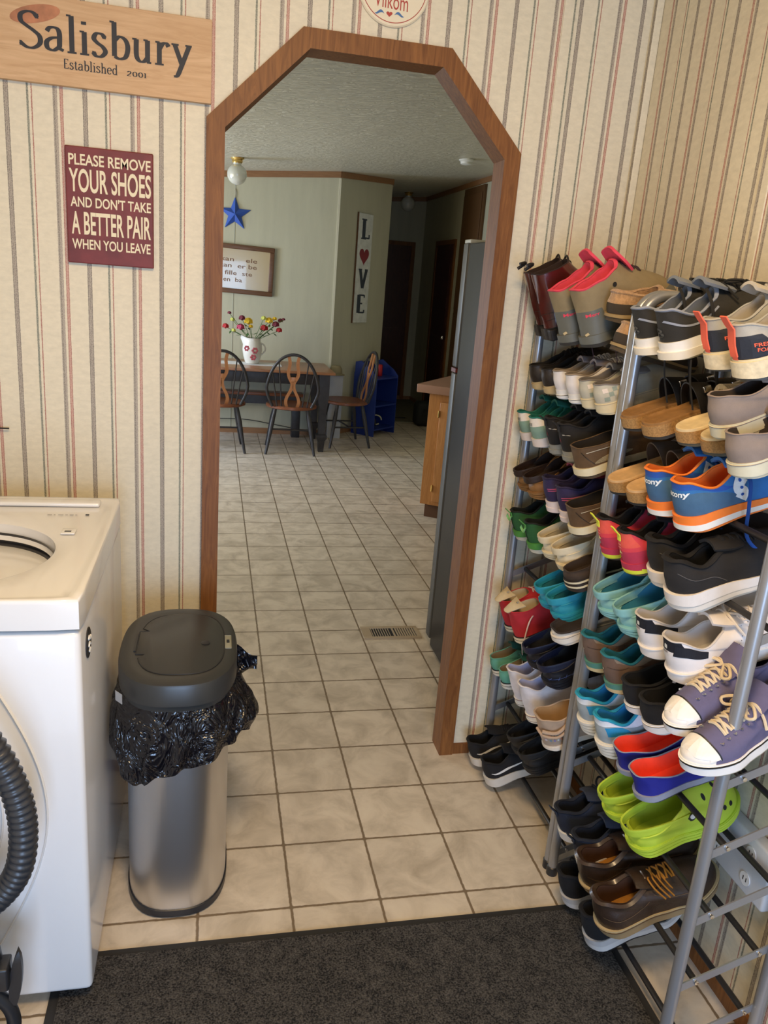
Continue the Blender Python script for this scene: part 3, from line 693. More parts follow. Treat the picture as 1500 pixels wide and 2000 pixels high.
for s_ in (-1, 1):
    g = []
    for i in range(10):
        q = i/9; wd = .0032*math.sin(PI*q); z = -.0625+.004*math.sin(PI*1.6*q)+.003*q
        g.append([(-.008+s_*(.012+.024*q), -.0096, z-wd), (-.008+s_*(.012+.024*q), -.0096, z+wd)])
    vs = [p for r in g for p in r]; b.add(vs, [(2*i, 2*i+1, 2*i+3, 2*i+2) for i in range(9)], M_bluep)
b.build('painted_leaf', pq)
# multi-outlet surge box on the right wall behind the rack
ob = empty('outlet_box', (XR, -.96, .385)); tag(ob, 'pale grey multi-outlet surge box on the wall behind the shoe rack', 'outlet')
b = MB(); b.box((-.034, -.135, -.068), (-.0005, .125, .068), mat('pale_grey_plastic', (.55, .56, .58), rough=.4), .006); b.build('housing', ob)
for sy in (-.075, .02):
    for sz in (-.032, .032):
        b = MB(); b.lathe([(.0, -.0342), (.015, -.0342), (.0155, -.0365), (.0, -.0365)], (0, sy, sz), mat('socket_white', (.75, .75, .75), rough=.35), 24, 'x'); so_ = b.build('socket', ob)
        b = MB(); b.box((-.0368, sy-.006, sz-.005), (-.0362, sy-.0035, sz+.005), M_black); b.box((-.0368, sy+.0035, sz-.005), (-.0362, sy+.006, sz+.005), M_black); b.build('slot', so_)
# ================================================================ kitchen and dining area
# dining table
M_tabletop = wood('table_top_wood', (.30, .13, .06), (.42, .20, .10), 0, .28)
M_blackwood = mat('black_painted_wood', (.028, .026, .028), rough=.38, vary=.25, vscale=30)
M_seat = wood('seat_wood', (.16, .055, .025), (.26, .09, .04), 0, .3)
M_splat = wood('splat_wood', (.34, .135, .05), (.46, .20, .08), 2, .35)
tb = empty('dining_table', (-.02, 5.04, 0)); tag(tb, 'long dining table with brown top and black apron by the pale kitchen wall', 'table')
TL = lambda p: (p[0]+.02, p[1]-5.04, p[2])
b = MB(); b.box(TL((-.90, 4.66, .698)), TL((.86, 5.42, .722)), M_tabletop, .006); b.build('tabletop', tb)
b = MB()
for a, c in (((-.83, 4.72, .60), (.79, 4.742, .698)), ((-.83, 5.338, .60), (.79, 5.36, .698)), ((-.83, 4.72, .60), (-.808, 5.36, .698)), ((.768, 4.72, .60), (.79, 5.36, .698))):
    b.box(TL(a), TL(c), M_blackwood, .003)
b.build('apron', tb)
for lx, ly in ((-.80, 4.75), (.77, 4.74), (-.80, 5.33), (.77, 5.33)):
    b = MB(); prof = [(.024, 0), (.030, .10), (.046, .13), (.046, .155), (.030, .17), (.034, .40), (.046, .50), (.046, .60), (.046, .698)]
    b.loft([[TL((lx+sx*r, ly+sy*r, z)) for sx, sy in ((-1, -1), (1, -1), (1, 1), (-1, 1))] for r, z in prof], M_blackwood, cap0=True, cap1=True); b.build('leg', tb, angle=30)
def make_chair(loc, rz, label):
    c = empty('windsor_chair', loc, (0, 0, rz)); tag(c, label, 'chair', 'hoop-back dining chairs around the table')
    b = MB(); n = 40
    def so(k, r): a = 2*PI*k/n; return (r*.225*math.cos(a), r*(.215 if math.sin(a) < 0 else .205)*math.sin(a))
    b.loft([[(*so(k, r), z-.010*(1-r)) for k in range(n)] for r, z in ((.93, .395), (1.0, .402), (1.0, .418), (.96, .426), (.7, .421), (.3, .418))], M_seat, cap0=True, cap1=True); b.build('seat', c)
    hoop = []
    for k in range(33):
        a = PI*k/32; x = -.232*math.cos(a)*(1 if True else 1); z = .422+.455*math.sin(a)**.82
        if k in (0, 32): x *= .72
        elif k in (1, 31): x *= .86
        elif k in (2, 30): x *= .95
        hoop.append((x, -.165-.20*(z-.42), z))
    b = MB(); b.tube(hoop, .013, M_blackwood, 10); b.build('hoop', c)
    for sx in (-.165, -.115, .115, .165):
        tz = .422+.455*math.sqrt(max(0, 1-(sx*1.08/.232)**2))**.82
        b = MB(); b.tube([(sx*.78, -.168, .422), (sx*1.08, -.165-.20*(tz-.42), tz-.005)], [.0065, .0055], M_blackwood, 8); b.build('spindle', c)
    b = MB()
    for s_ in (-1, 1):
        g = []
        for i in range(25):
            q = i/24; z = .424+.44*q
            off = .048*abs(math.cos(PI*2*(q-.02)*.75))**1.1 if q < .34 else (.048*math.sin(PI*min(1, (q-.34)/.42)*.5)**1 if q > .34 else 0)
            off = .012+.034*abs(math.cos(PI*(q-.0)/.94*1.0))*1.0+.012*math.sin(4*PI*q)
            wd = .0135; y = -.166-.20*(z-.42)
            g.append([(s_*off-wd, y, z), (s_*off+wd, y, z)])
        b.slab(g, .011, M_splat)
    b.box((-.022, -.166-.20*.24-.006, .645), (.022, -.166-.20*.24+.006, .685), M_splat, .003)
    b.build('splat', c)
    for sx, sy in ((-1, -1), (1, -1), (-1, 1), (1, 1)):
        b = MB(); b.tube([(sx*.14, sy*.12, .400), (sx*.165, sy*.145, .27), (sx*.185, sy*.165, .15), (sx*.212, sy*.195, .0)], [.015, .020, .016, .011], M_blackwood, 12); b.build('leg', c)
    b = MB()
    for sx in (-1, 1): b.tube([(sx*.176, -.155, .19), (sx*.176, .155, .19)], .008, M_blackwood, 8)
    b.tube([(-.176, 0, .19), (.176, 0, .19)], .008, M_blackwood, 8); b.build('stretcher', c)
    return c
make_chair((.49, 4.735, 0), math.radians(-4), 'black hoop-back chair facing the table, whole back in view')
make_chair((-.135, 4.74, 0), math.radians(3), 'black hoop-back chair half hidden by the left arch jamb')
make_chair((1.04, 5.13, 0), math.radians(98), 'black hoop-back chair seen edge-on at the table end')
# bench on the far side
bn = empty('dining_bench', (.0, 5.43, 0)); tag(bn, 'dark low bench behind the dining table', 'bench')
b = MB(); b.box((-.72, -.12, .40), (.66, .03, .428), M_seat, .004); b.build('seat', bn)
b = MB(); b.box((-.68, -.10, .32), (.62, -.085, .40), M_blackwood); b.build('apron', bn)
for sx in (-.64, .60):
    b = MB(); b.box((sx-.04, -.09, 0), (sx+.04, 0.0, .40), M_blackwood, .004); b.build('leg', bn)
# runner, jug, flowers
b = MB(); g = []
for i in range(13):
    x = -.75+1.16*i/12; g.append([(x, 4.93+.24*j/6, .7235+.0012*math.sin(6*i+j)+(.004 if i > 10 else 0)*abs(math.sin(j))) for j in range(7)])
b.slab(g, .002, mat('white_linen', (.72, .72, .72), rough=.9, bump=.3, bscale=400)); tag(b.build('table_runner'), 'white cloth runner lying along the dining table', 'runner')
jx, jy, jz = .150, 5.06, .7262
j = empty('jug', (jx, jy, jz)); tag(j, 'white ceramic jug with pink flower pattern holding cut flowers', 'jug')
M_cer = mat('white_ceramic', (.72, .70, .62), rough=.25)
b = MB(); prof = [(.055, 0), (.062, .01), (.078, .06), (.088, .12), (.084, .165), (.072, .195), (.070, .212), (.075, .225)]
rings = []
for r, z in prof+[(.070, .223), (.064, .20), (.06, .10), (.04, .02)]:
    ringp = []
    for k in range(40):
        a = 2*PI*k/40; sp_ = max(0, math.cos(a-PI))**6*(.035 if z > .18 and r > .060 else 0)
        ringp.append(((r+sp_)*math.cos(a), r*math.sin(a), z+(sp_*.7)))
    rings.append(ringp)
b.loft(rings, M_cer, cap0=True, cap1=True); b.build('body', j)
b = MB(); b.tube(catmull([(.066, 0, .185), (.105, 0, .165), (.115, 0, .12), (.078, 0, .075)], 8), .007, M_cer, 10); b.build('handle', j)
M_pinkp = mat('pink_glaze', (.45, .10, .12), rough=.35)
for a, z, r in ((-2.2, .135, .020), (-1.35, .12, .024), (-1.5, .06, .022)):
    b = MB()
    for k in range(6):
        aa = a+.22*r/.02*math.cos(2*PI*k/6)*.9; zz = z+r*math.sin(2*PI*k/6)*.8
        rr = .088 if .09 < zz < .18 else .082
        b.lathe([(.001, -.004), (.010, -.002), (.011, .001), (.004, .004)], (rr*math.cos(aa), rr*math.sin(aa), zz), M_pinkp, 10, 'y')
    b.build('painted_flower', j)
M_stem = mat('flower_stem', (.06, .15, .03), rough=.6); M_leaf = mat('flower_leaf', (.05, .13, .03), rough=.5, vary=.3)
fc = [mat('petal_red', (.45, .015, .02), rough=.6), mat('petal_yellow', (.85, .55, .02), rough=.6), mat('petal_maroon', (.16, .012, .03), rough=.6), mat('petal_lime', (.60, .62, .12), rough=.6), mat('petal_pink', (.5, .05, .12), rough=.6)]
fspec = [(-.24, .31, 0, .036, 'red', 'low at the far left'), (-.18, .37, 3, .026, 'lime green', 'behind the leftmost red one'), (-.10, .39, 2, .036, 'dark maroon', 'tall above the jug spout'), (-.11, .31, 4, .044, 'pink', 'large, left of the jug handle'), (-.04, .36, 1, .048, 'yellow', 'largest, in the left bunch'), (-.17, .28, 3, .024, 'lime green', 'lowest on the left'), (.09, .40, 3, .030, 'lime green', 'top of the right bunch'), (.14, .38, 1, .042, 'yellow', 'in the middle of the right bunch'), (.19, .40, 1, .024, 'pale yellow', 'small, at the right bunch top'), (.10, .31, 0, .044, 'red', 'large, low in the right bunch'), (.20, .35, 2, .040, 'dark maroon', 'large, in the right bunch'), (.245, .385, 2, .028, 'dark maroon', 'at the far upper right'), (.235, .30, 0, .034, 'red', 'lowest at the far right'), (-.02, .32, 1, .024, 'yellow', 'small, below the largest yellow one'), (-.21, .43, 2, .020, 'dark maroon', 'highest at the far left'), (.27, .40, 2, .018, 'dark maroon', 'smallest, at the far right edge')]
for i, (dx, dz, ci, r, nm, wh) in enumerate(fspec):
    fl = empty('cut_flower', (jx, jy, jz)); r *= 1.25
    tag(fl, '%s cut flower in the jug, %s' % (nm, wh), 'flower', 'cut flowers in the jug')
    dy = random.uniform(-.06, .06); top = Vector((dx, dy, dz))
    b = MB(); b.tube([(dx*.07, dy*.2, .04), (dx*.16, dy*.25, .205), (dx*.6, dy*.6, .205+(dz-.205)*.55), tuple(top)], .0025, M_stem, 6); b.build('stem', fl)
    b = MB()
    for k in range(14):
        a = 2*PI*k/14*2.4; el = .2+1.2*(k/14); d = Vector((math.cos(a)*math.cos(el), math.sin(a)*math.cos(el), math.sin(el)*.7))
        c_ = top+d*r*.55; s_ = r*.5
        side = d.cross(Vector((0, 0, 1))).normalized()*s_*.7; upv = d.cross(side).normalized()*s_*.8
        b.slab([[c_-side*.3-upv, c_+side*.3-upv], [c_-side-upv*.2+d*.003, c_+side-upv*.2+d*.003], [c_-side*.6+upv, c_+side*.6+upv]], .002, fc[ci])
    b.lathe([(.001, -r*.4), (r*.45, -r*.1), (r*.4, r*.2), (.001, r*.4)], tuple(top), fc[ci], 10); b.build('bloom', fl)
    if i % 2 == 0:
        b = MB()
        for k in range(3):
            t_ = .35+.2*k; c_ = Vector((dx*.16, dy*.25, .205)).lerp(top, t_); sd = Vector((random.uniform(-1, 1), -.4, random.uniform(-.6, .3))).normalized()*.045
            w_ = Vector((0, 0, 1)).cross(sd).normalized()*.012
            b.slab([[c_, c_+Vector((0, 0, .001))], [c_+sd*.5-w_, c_+sd*.5+w_], [c_+sd, c_+sd+Vector((0, 0, .001))]], .0012, M_leaf)
        b.build('leaf', fl)
# framed print on the back wall
fr = empty('framed_print', (.02, 5.5, 1.53)); tag(fr, 'brown framed beige text print hanging under the blue star', 'picture')
M_fr = wood('frame_wood', (.10, .045, .02), (.17, .08, .035), 0, .35)
fx0, fx1, fz0, fz1 = -.32, .325, -.217, .217
b = MB()
for a, c in (((fx0, -.030, fz1-.042), (fx1, -.001, fz1)), ((fx0, -.030, fz0), (fx1, -.001, fz0+.042)), ((fx0, -.030, fz0+.042), (fx0+.042, -.001, fz1-.042)), ((fx1-.042, -.030, fz0+.042), (fx1, -.001, fz1-.042))): b.box(a, c, M_fr, .006)
b.build('frame', fr)
b = MB(); b.box((fx0+.04, -.012, fz0+.04), (fx1-.04, -.004, fz1-.04), mat('print_paper', (.50, .38, .19), rough=.16, spec=.6, coat=.5)); b.build('print', fr, smooth=False)
M_brink = mat('brown_ink', (.20, .10, .05), rough=.5)
for tx_, xa, xb, z in (('kan    ele', -.16, .17, .065), ('kan  er be', -.17, .17, .01), ('fille  ste', -.12, .13, -.055), ('en  ba', -.13, .04, -.115)):
    flat_text(text_polys(tx_, .01), 'lettering', M_brink, fr, lambda u, v: (lerp(xa, xb, u), -.0126, z+.038*v))
fr.rotation_euler = (0, math.radians(1.5), 0)
# blue metal star
st = MB(); n = 10; vs = [(0, -.045, 0)]; 
for k in range(n):
    a = PI/2+2*PI*k/n; r = .150 if k % 2 == 0 else .062; vs.append((r*math.cos(a), -.004, r*math.sin(a)))
vs.append((0, -.003, 0))
st.add(vs, [(0, 1+k, 1+(k+1) % n) for k in range(n)]+[(11, 1+(k+1) % n, 1+k) for k in range(n)], mat('blue_enamel', (.035, .10, .42), rough=.4))
so_ = empty('hanging_star', (-.02, 5.498, 2.005)); tag(so_, 'blue five-pointed metal star hung on the wall', 'star')
st.build('star', so_, smooth=False)
b = MB(); b.tube([(0, -.01, .14), (.006, -.006, .18), (0, -.004, .215)], .003, mat('twine', (.35, .30, .2), rough=.9), 6); b.build('hanging_cord', so_)
# LOVE sign on the angled wall
lv = empty('love_sign', (1.228, 5.798, 1.625), (0, 0, math.radians(45))); tag(lv, 'tall narrow white LOVE sign with a red heart on the angled wall', 'sign')
b = MB(); b.box((-.118, -.022, -.515), (.118, -.001, .515), mat('weathered_white', (.66, .66, .60), rough=.6, vary=.12, vscale=20), .002); b.build('board', lv, smooth=False)
b = MB(); b.box((-.124, -.018, -.520), (-.1185, -.001, .520), M_fr); b.build('side_strip', lv, smooth=False)
M_slate = mat('slate_paint', (.035, .045, .06), rough=.6)
for ch, zc_ in (('L', .285), ('V', -.18), ('E', -.42)):
    flat_text(glyph_polys(ch, .22, .085), 'letter', M_slate, lv, lambda u, v: (-.075+.150*u, -.0226, zc_+.175*v))
flat_text(fan([(p[0]*.082, p[1]*.088) for p in heart_poly()]), 'heart', mat('heart_paint', (.24, .025, .035), rough=.6), lv, lambda u, v: (u, -.0226, .125+v))
# blue bookshelf against the angled wall
bs = empty('bookshelf', (1.335, 5.86, 0), (0, 0, math.radians(45))); tag(bs, 'small bright blue open shelf unit against the angled wall', 'shelf')
M_blue = mat('blue_shelf_paint', (.012, .035, .22), rough=.45)
b = MB()
hx = .20
for sx in (-1, 1):
    poly = [(-.30, 0), (-.03, 0), (-.03, .73), (-.10, .745), (-.17, .70), (-.24, .66), (-.30, .60)]
    b.prism(poly, lambda p, k: (sx*hx+(.012 if k else 0)*-sx, p[0], p[1]), M_blue)
b.build('side_panel', bs, smooth=False)
b = MB(); poly = [(-hx, 0), (hx, 0), (hx, .62), (hx*.7, .70), (0, .735), (-hx*.7, .70), (-hx, .62)]
b.prism(poly, lambda p, k: (p[0], -.03+(.008 if k else 0), p[1]), M_blue); b.build('back_panel', bs, smooth=False)
for z in (.06, .30, .575):
    b = MB(); b.box((-hx+.012, -.30, z), (hx-.012, -.03, z+.014), M_blue); b.build('shelf', bs, smooth=False)
b = MB(); b.lathe([(.001, 0), (.030, .002), (.033, .012), (.033, .105), (.027, .118), (.001, .12)], (0, 0, 0), mat('red_tin', (.45, .015, .02), rough=.3, metal=.3), 24); 
can = b.build('drink_can'); q = bs.matrix_basis
def at_bs(p): return (Matrix.Translation((1.335, 5.86, 0)) @ Matrix.Rotation(math.radians(45), 4, 'Z')) @ Vector(p)
can.location = at_bs((.03, -.17, .5895)); tag(can, 'red drink can standing on top of the blue shelf', 'can')
b = MB(); b.lathe([(.001, .1195), (.024, .1195), (.025, .122), (.001, .121)], (0, 0, 0), M_chrome, 20); b.build('lid', can)
b = MB(); b.tube([(.05*math.cos(a)*1.2, -.0, .06+.05*math.sin(a)) for a in [i/14*PI*1.7 for i in range(15)]], .007, mat('cream_cord', (.62, .60, .36), rough=.6), 8)
b.box((-.07, -.03, 0), (.0, .03, .07), M_black, .01)
o = b.build('coiled_cord'); o.location = at_bs((.03, -.17, .075)); tag(o, 'black charger with a pale coiled cord on the lowest blue shelf', 'cord')
# small white cabinet between table and blue shelf with a beige hat on it
sc_ = empty('side_cabinet', (1.0, 5.43, 0)); tag(sc_, 'small white cabinet in the corner behind the table end', 'cabinet')
b = MB(); b.box((-.09, -.06, 0), (.045, .02, .62), mat('pale_cabinet', (.45, .47, .48), rough=.5), .004); b.build('body', sc_)
b = MB(); b.lathe([(.085, 0), (.088, .006), (.062, .012), (.058, .06), (.040, .085), (.001, .09)], (.975, 5.41, .6205), mat('beige_felt', (.26, .22, .12), rough=.9), 28); tag(b.build('beige_hat'), 'beige felt hat lying on the small white corner cabinet', 'hat')
# cables under the table
b = MB(); b.tube(catmull([(-.75, 5.47, .10), (-.3, 5.46, .13), (.1, 5.46, .14), (.4, 5.46, .10), (.75, 5.46, .04), (.95, 5.44, .01)], 8), .004, M_black, 6); tag(b.build('power_cable'), 'black power cable running along the wall under the table', 'cable')
# ceiling globe lamp over the dining table
def globe(name, x, y, r, label, on=False, glass=(.80, .80, .70)):
    z = kc(x); g = empty(name, (x, y, z)); tag(g, label, 'lamp')
    b = MB(); b.lathe([(.055, 0), (.052, -.008), (.040, -.018), (.043, -.030), (.038, -.034), (.036, -.040)], (0, 0, 0), mat('brass', (.80, .55, .18), rough=.22, metal=1.0), 28); b.build('brass_base', g)
    b = MB(); pr = [(.034, -.030)]+[(r*math.sin(a), -.045-r+r*math.cos(a)) for a in [.42+(PI-.42)*i/18 for i in range(19)]]
    b.lathe(pr, (0, 0, 0), mat('glass_globe', glass, rough=.08, spec=.8, coat=.8, trans=.35), 32); b.build('glass_globe', g)
    return g
globe('ceiling_lamp', -.03, 4.62, .078, 'brass ceiling lamp with a clear glass globe above the dining table')
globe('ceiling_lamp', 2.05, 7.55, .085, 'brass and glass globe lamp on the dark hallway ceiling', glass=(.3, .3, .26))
b = MB(); b.lathe([(.062, 0), (.062, -.012), (.048, -.022), (.046, -.038), (.030, -.044), (.001, -.045)], (1.825, 4.55, kc(1.825)), mat('detector_white', (.72, .72, .66), rough=.45), 32); tag(b.build('smoke_detector'), 'white round smoke detector on the textured kitchen ceiling', 'smoke detector')
# refrigerator just behind the arch
rf = empty('refrigerator', (1.10, .50, 0)); tag(rf, 'tall dark steel refrigerator standing just behind the right arch jamb', 'refrigerator')
FL = lambda p: (p[0]-1.10, p[1]-.50, p[2])
b = MB(); b.box(FL((.742, .14, .02)), FL((1.48, .772, 1.685)), M_fridge, .006); b.build('cabinet', rf)
b = MB(); b.box(FL((.765, .772, .05)), FL((1.46, .790, 1.675)), M_black); b.build('door_gasket', rf, smooth=False)
b = MB(); b.box(FL((.742, .790, 1.215)), FL((1.48, .852, 1.688)), M_fridge_lt, .008); b.build('freezer_door', rf)
b = MB(); b.box(FL((.742, .790, .04)), FL((1.48, .852, 1.195)), M_fridge_lt, .008); b.build('door', rf)
b = MB(); b.box(FL((.745, .775, 1.6855)), FL((.82, .85, 1.70)), mat('hinge_cover', (.62, .62, .56), rough=.5), .004); b.box(FL((.80, .70, 1.6855)), FL((.88, .79, 1.694)), MATS['hinge_cover'], .003); b.build('hinge_cover', rf)
b = MB(); b.box(FL((.7405, .790, 1.197)), FL((.76, .848, 1.213)), mat('hinge_red', (.16, .03, .02), rough=.4)); b.build('hinge', rf)
for sx, sy in ((.78, .18), (1.44, .18), (.78, .74), (1.44, .74)):
    b = MB(); b.lathe([(.018, 0), (.018, .012), (.010, .014), (.010, .022)], FL((sx, sy, 0)), M_black, 12); b.build('foot', rf)
# floor register
v = empty('floor_register', (.61, .94, 0)); tag(v, 'beige metal floor register with dark slots beside the refrigerator', 'vent')
M_reg = mat('register_beige', (.42, .33, .22), rough=.45)
b = MB(); b.box((-.135, -.062, .0), (.128, .062, .002), M_reg); b.box((-.135, -.062, .002), (.128, -.042, .005), M_reg, .001); b.box((-.135, .042, .002), (.128, .062, .005), M_reg, .001); b.box((-.135, -.042, .002), (-.095, .042, .005), M_reg); b.box((.110, -.042, .002), (.128, .042, .005), M_reg); b.box((.005, -.042, .002), (.013, .042, .005), M_reg); b.build('frame', v)
b = MB(); b.box((-.095, -.042, .0021), (.005, .042, .0024), M_black); b.box((.013, -.042, .0021), (.110, .042, .0024), M_black); b.build('dark_opening', v, smooth=False)
b = MB()
for i in range(18):
    x = -.091+.0112*i
    if .0 < x+.003 < .016: continue
    lt = i > 8
    b.box((x, -.042, .0024), (x+(.0062 if lt else .0028), .042, .0048), M_reg)
b.build('louvre', v, smooth=False)
# corner base cabinet with countertop
pc = Vector((1.19, 2.74)); d1 = Vector((.82, -.57)).normalized(); d2 = Vector((.57, .82)).normalized()
cbn = empty('base_cabinet', (pc.x, pc.y, 0), (0, 0, math.atan2(d1.y, d1.x))); tag(cbn, 'oak base cabinet at the kitchen corner beyond the refrigerator', 'cabinet')
b = MB(); b.box((0, 0, .10), (.95, .58, .85), M_oak, .002); b.build('body', cbn, smooth=False)
b = MB(); b.box((.02, .05, 0), (.93, .56, .10), mat('toe_kick', (.10, .045, .02), rough=.5)); b.build('toe_kick', cbn, smooth=False)
for x0 in (.085, .49):
    b = MB(); b.box((x0, -.018, .13), (x0+.38, -.001, .80), M_oak, .003); b.box((x0+.06, -.024, .20), (x0+.32, -.018, .73), M_oak, .005); dd = b.build('door', cbn)
    for z in (.20, .70): b = MB(); b.tube([(x0-.004, -.02, z), (x0-.004, -.02, z+.045)], .006, mat('brass', (.8, .55, .18)), 8); b.build('hinge', dd)
    b = MB(); b.lathe([(.006, -.018), (.006, -.028), (.014, -.032), (.012, -.040), (.001, -.042)], (x0+.345, 0, .68), MATS['brass'], 16, 'y'); b.build('knob', dd)
b = MB(); b.box((-.075, -.05, .852), (.97, .62, .905), mat('rose_laminate', (.30, .16, .10), rough=.4), .004); ct = b.build('countertop'); ct.location = (pc.x, pc.y, 0); ct.rotation_euler = cbn.rotation_euler; tag(ct, 'brown laminate countertop on the oak corner cabinet', 'countertop')
# tall brown pantry panel on the right kitchen wall
pn = empty('pantry_cabinet', (2.449, 6.15, 0)); tag(pn, 'tall brown wooden pantry cabinet rising to the ceiling above the refrigerator', 'cabinet')
b = MB(); b.box((-.03, -.33, 0), (-.0005, .33, 2.53), mat('pantry_wood', (.10, .045, .012), rough=.6), .003); b.build('body', pn)
for z0_, z1_ in ((.08, 1.25), (1.29, 2.46)):
    b = MB(); b.box((-.042, -.30, z0_), (-.03, .30, z1_), MATS['pantry_wood'], .003); dd = b.build('door', pn)
    b = MB(); b.lathe([(.001, -.060), (.012, -.058), (.012, -.050), (.006, -.042)], (0, -.25, (z1_-.1 if z0_ < 1 else z0_+.1)), MATS['brass'], 14, 'x'); b.build('knob', dd)
# dark things on the hallway floor
b = MB(); b.box((-.13, -.11, 0), (.13, .11, .27), mat('black_nylon', (.012, .013, .012), rough=.8, bump=.3), .05); bg_ = b.build('backpack'); bg_.location = (2.16, 6.31, .0085 if False else 0.0); tag(bg_, 'small black bag on the floor at the hallway entrance', 'bag')
b = MB(); b.tube([(-.06, -.115, .12), (-.05, -.14, .2), (.05, -.14, .2), (.06, -.115, .12)], .007, MATS['black_nylon'], 8); b.build('strap', bg_)
b = MB(); b.box((1.80, 6.66, .0085), (2.02, 6.70, .02), M_black, .003); tag(b.build('floor_strip'), 'thin black bar lying on the hallway carpet', 'bar')
# ================================================================ shoe racks
TIERS = [1.44, 1.29, 1.14, .99, .845, .695, .54, .38, .215, .06]
TS = .40                                   # slope of the tiers towards the wall
RX0, RX1 = .73, .945
def rack(name, y0, y1, label):
    ym = (y0+y1)/2
    r = empty(name, (.84, ym, 0)); tag(r, label, 'shoe rack', 'metal shoe racks along the right wall')
    G = lambda p: (p[0]-.84, p[1]-ym, p[2])
    for y, s_ in ((y0, 1), (y1, -1)):
        b = MB(); pts = [(RX0, y, .006)]+[(RX0, y, z) for z in (.5, 1.0, 1.46)]
        R = .055
        pts += [(RX0+R-R*math.cos(a), y, 1.482+R*math.sin(a)) for a in [PI/2*i/8 for i in range(1, 9)]]
        pts += [(RX1-R+R*math.sin(a), y, 1.482+R*math.cos(a)) for a in [PI/2*i/8 for i in range(0, 9)]]
        pts += [(RX1, y, z) for z in (1.46, 1.0, .5, .006)]
        b.tube([G(p) for p in pts], .0125, M_rack, 16); fr_ = b.build('end_frame', r)
        for zt in TIERS:
            b = MB(); x0, x1 = RX0, RX1; za = zt-.012+(x0-.78)*TS; zb = zt-.012+(x1-.78)*TS
            yy = y+s_*.006
            vs = [(x0, yy-.0015, za-.010), (x1, yy-.0015, zb-.010), (x1, yy+.0015, zb-.010), (x0, yy+.0015, za-.010), (x0, yy-.0015, za+.010), (x1, yy-.0015, zb+.010), (x1, yy+.0015, zb+.010), (x0, yy+.0015, za+.010)]
            b.add([G(p) for p in vs], [(0,3,2,1),(4,5,6,7),(0,1,5,4),(1,2,6,5),(2,3,7,6),(3,0,4,7)], M_rack)
            o = b.build('bracket', fr_, smooth=False)
            b = MB()
            for bx_ in (.78, .915): b.lathe([(.001, -.004), (.0045, -.003), (.0055, 0), (.0055, .002)] if s_ > 0 else [(.0055, -.002), (.0055, 0), (.0045, .003), (.001, .004)], G((bx_, y-s_*.0 + (.0 if s_ > 0 else 0)+s_*.003, zt-.012+(bx_-.78)*TS)), M_chrome, 12, 'y')
            b.build('bolt', o)
        for x in (RX0, RX1):
            b = MB(); b.lathe([(.0150, .0), (.0152, .024), (.0128, .026)], G((x, y, .0)), M_black, 16); b.build('foot_cap', fr_)
    for zt in TIERS:
        for bx_ in (.78, .915):
            b = MB(); z = zt-.012+(bx_-.78)*TS
            b.tube([G((bx_, y0+.008, z)), G((bx_, y1-.008, z))], .0068, M_rail, 10); b.build('rail', r)
    return r
rack('shoe_rack', -.562, -.030, 'grey tube shoe rack standing deeper in the corner, nearer the arch')
rack('shoe_rack', -1.140, -.588, 'grey tube shoe rack standing nearer the camera')

M_hole = mat('dark_hole', (.012, .012, .012), rough=.8)
# ================================================================ shoe builder
def spline1(keys, t):
    for (a, va), (b_, vb) in zip(keys, keys[1:]):
        if t <= b_: u = (t-a)/(b_-a); u = u*u*(3-2*u); return va+(vb-va)*u
    return keys[-1][1]
MID_W = [(0, .72), (.15, .77), (.38, .70), (.55, .82), (.72, 1), (.86, .97), (1, .95)]
HN = 30
def wfun(t, blunt=2.3):
    w = spline1(MID_W, t)
    if t < .13: w *= math.sqrt(max(0, 1-(1-t/.13)**2))
    if t > .70: u = (t-.70)/.30; w *= max(0, 1-u**blunt)**.5
    return w
def loop_pts(t0, t1, hw, curv, zf, L, W, side):
    out = []
    for i in range(2*HN):
        k = i if i <= HN else 2*HN-i; s = k/HN; t = t0+(t1-t0)*(1-math.cos(PI*s))/2
        sg_ = 1 if i <= HN else -1
        y = sg_*hw(t, s)+side*curv*(1.2*t*t-.35*t)*W
        out.append((Vector((t*L, y, zf(t, s))), t, s, sg_))
    return out
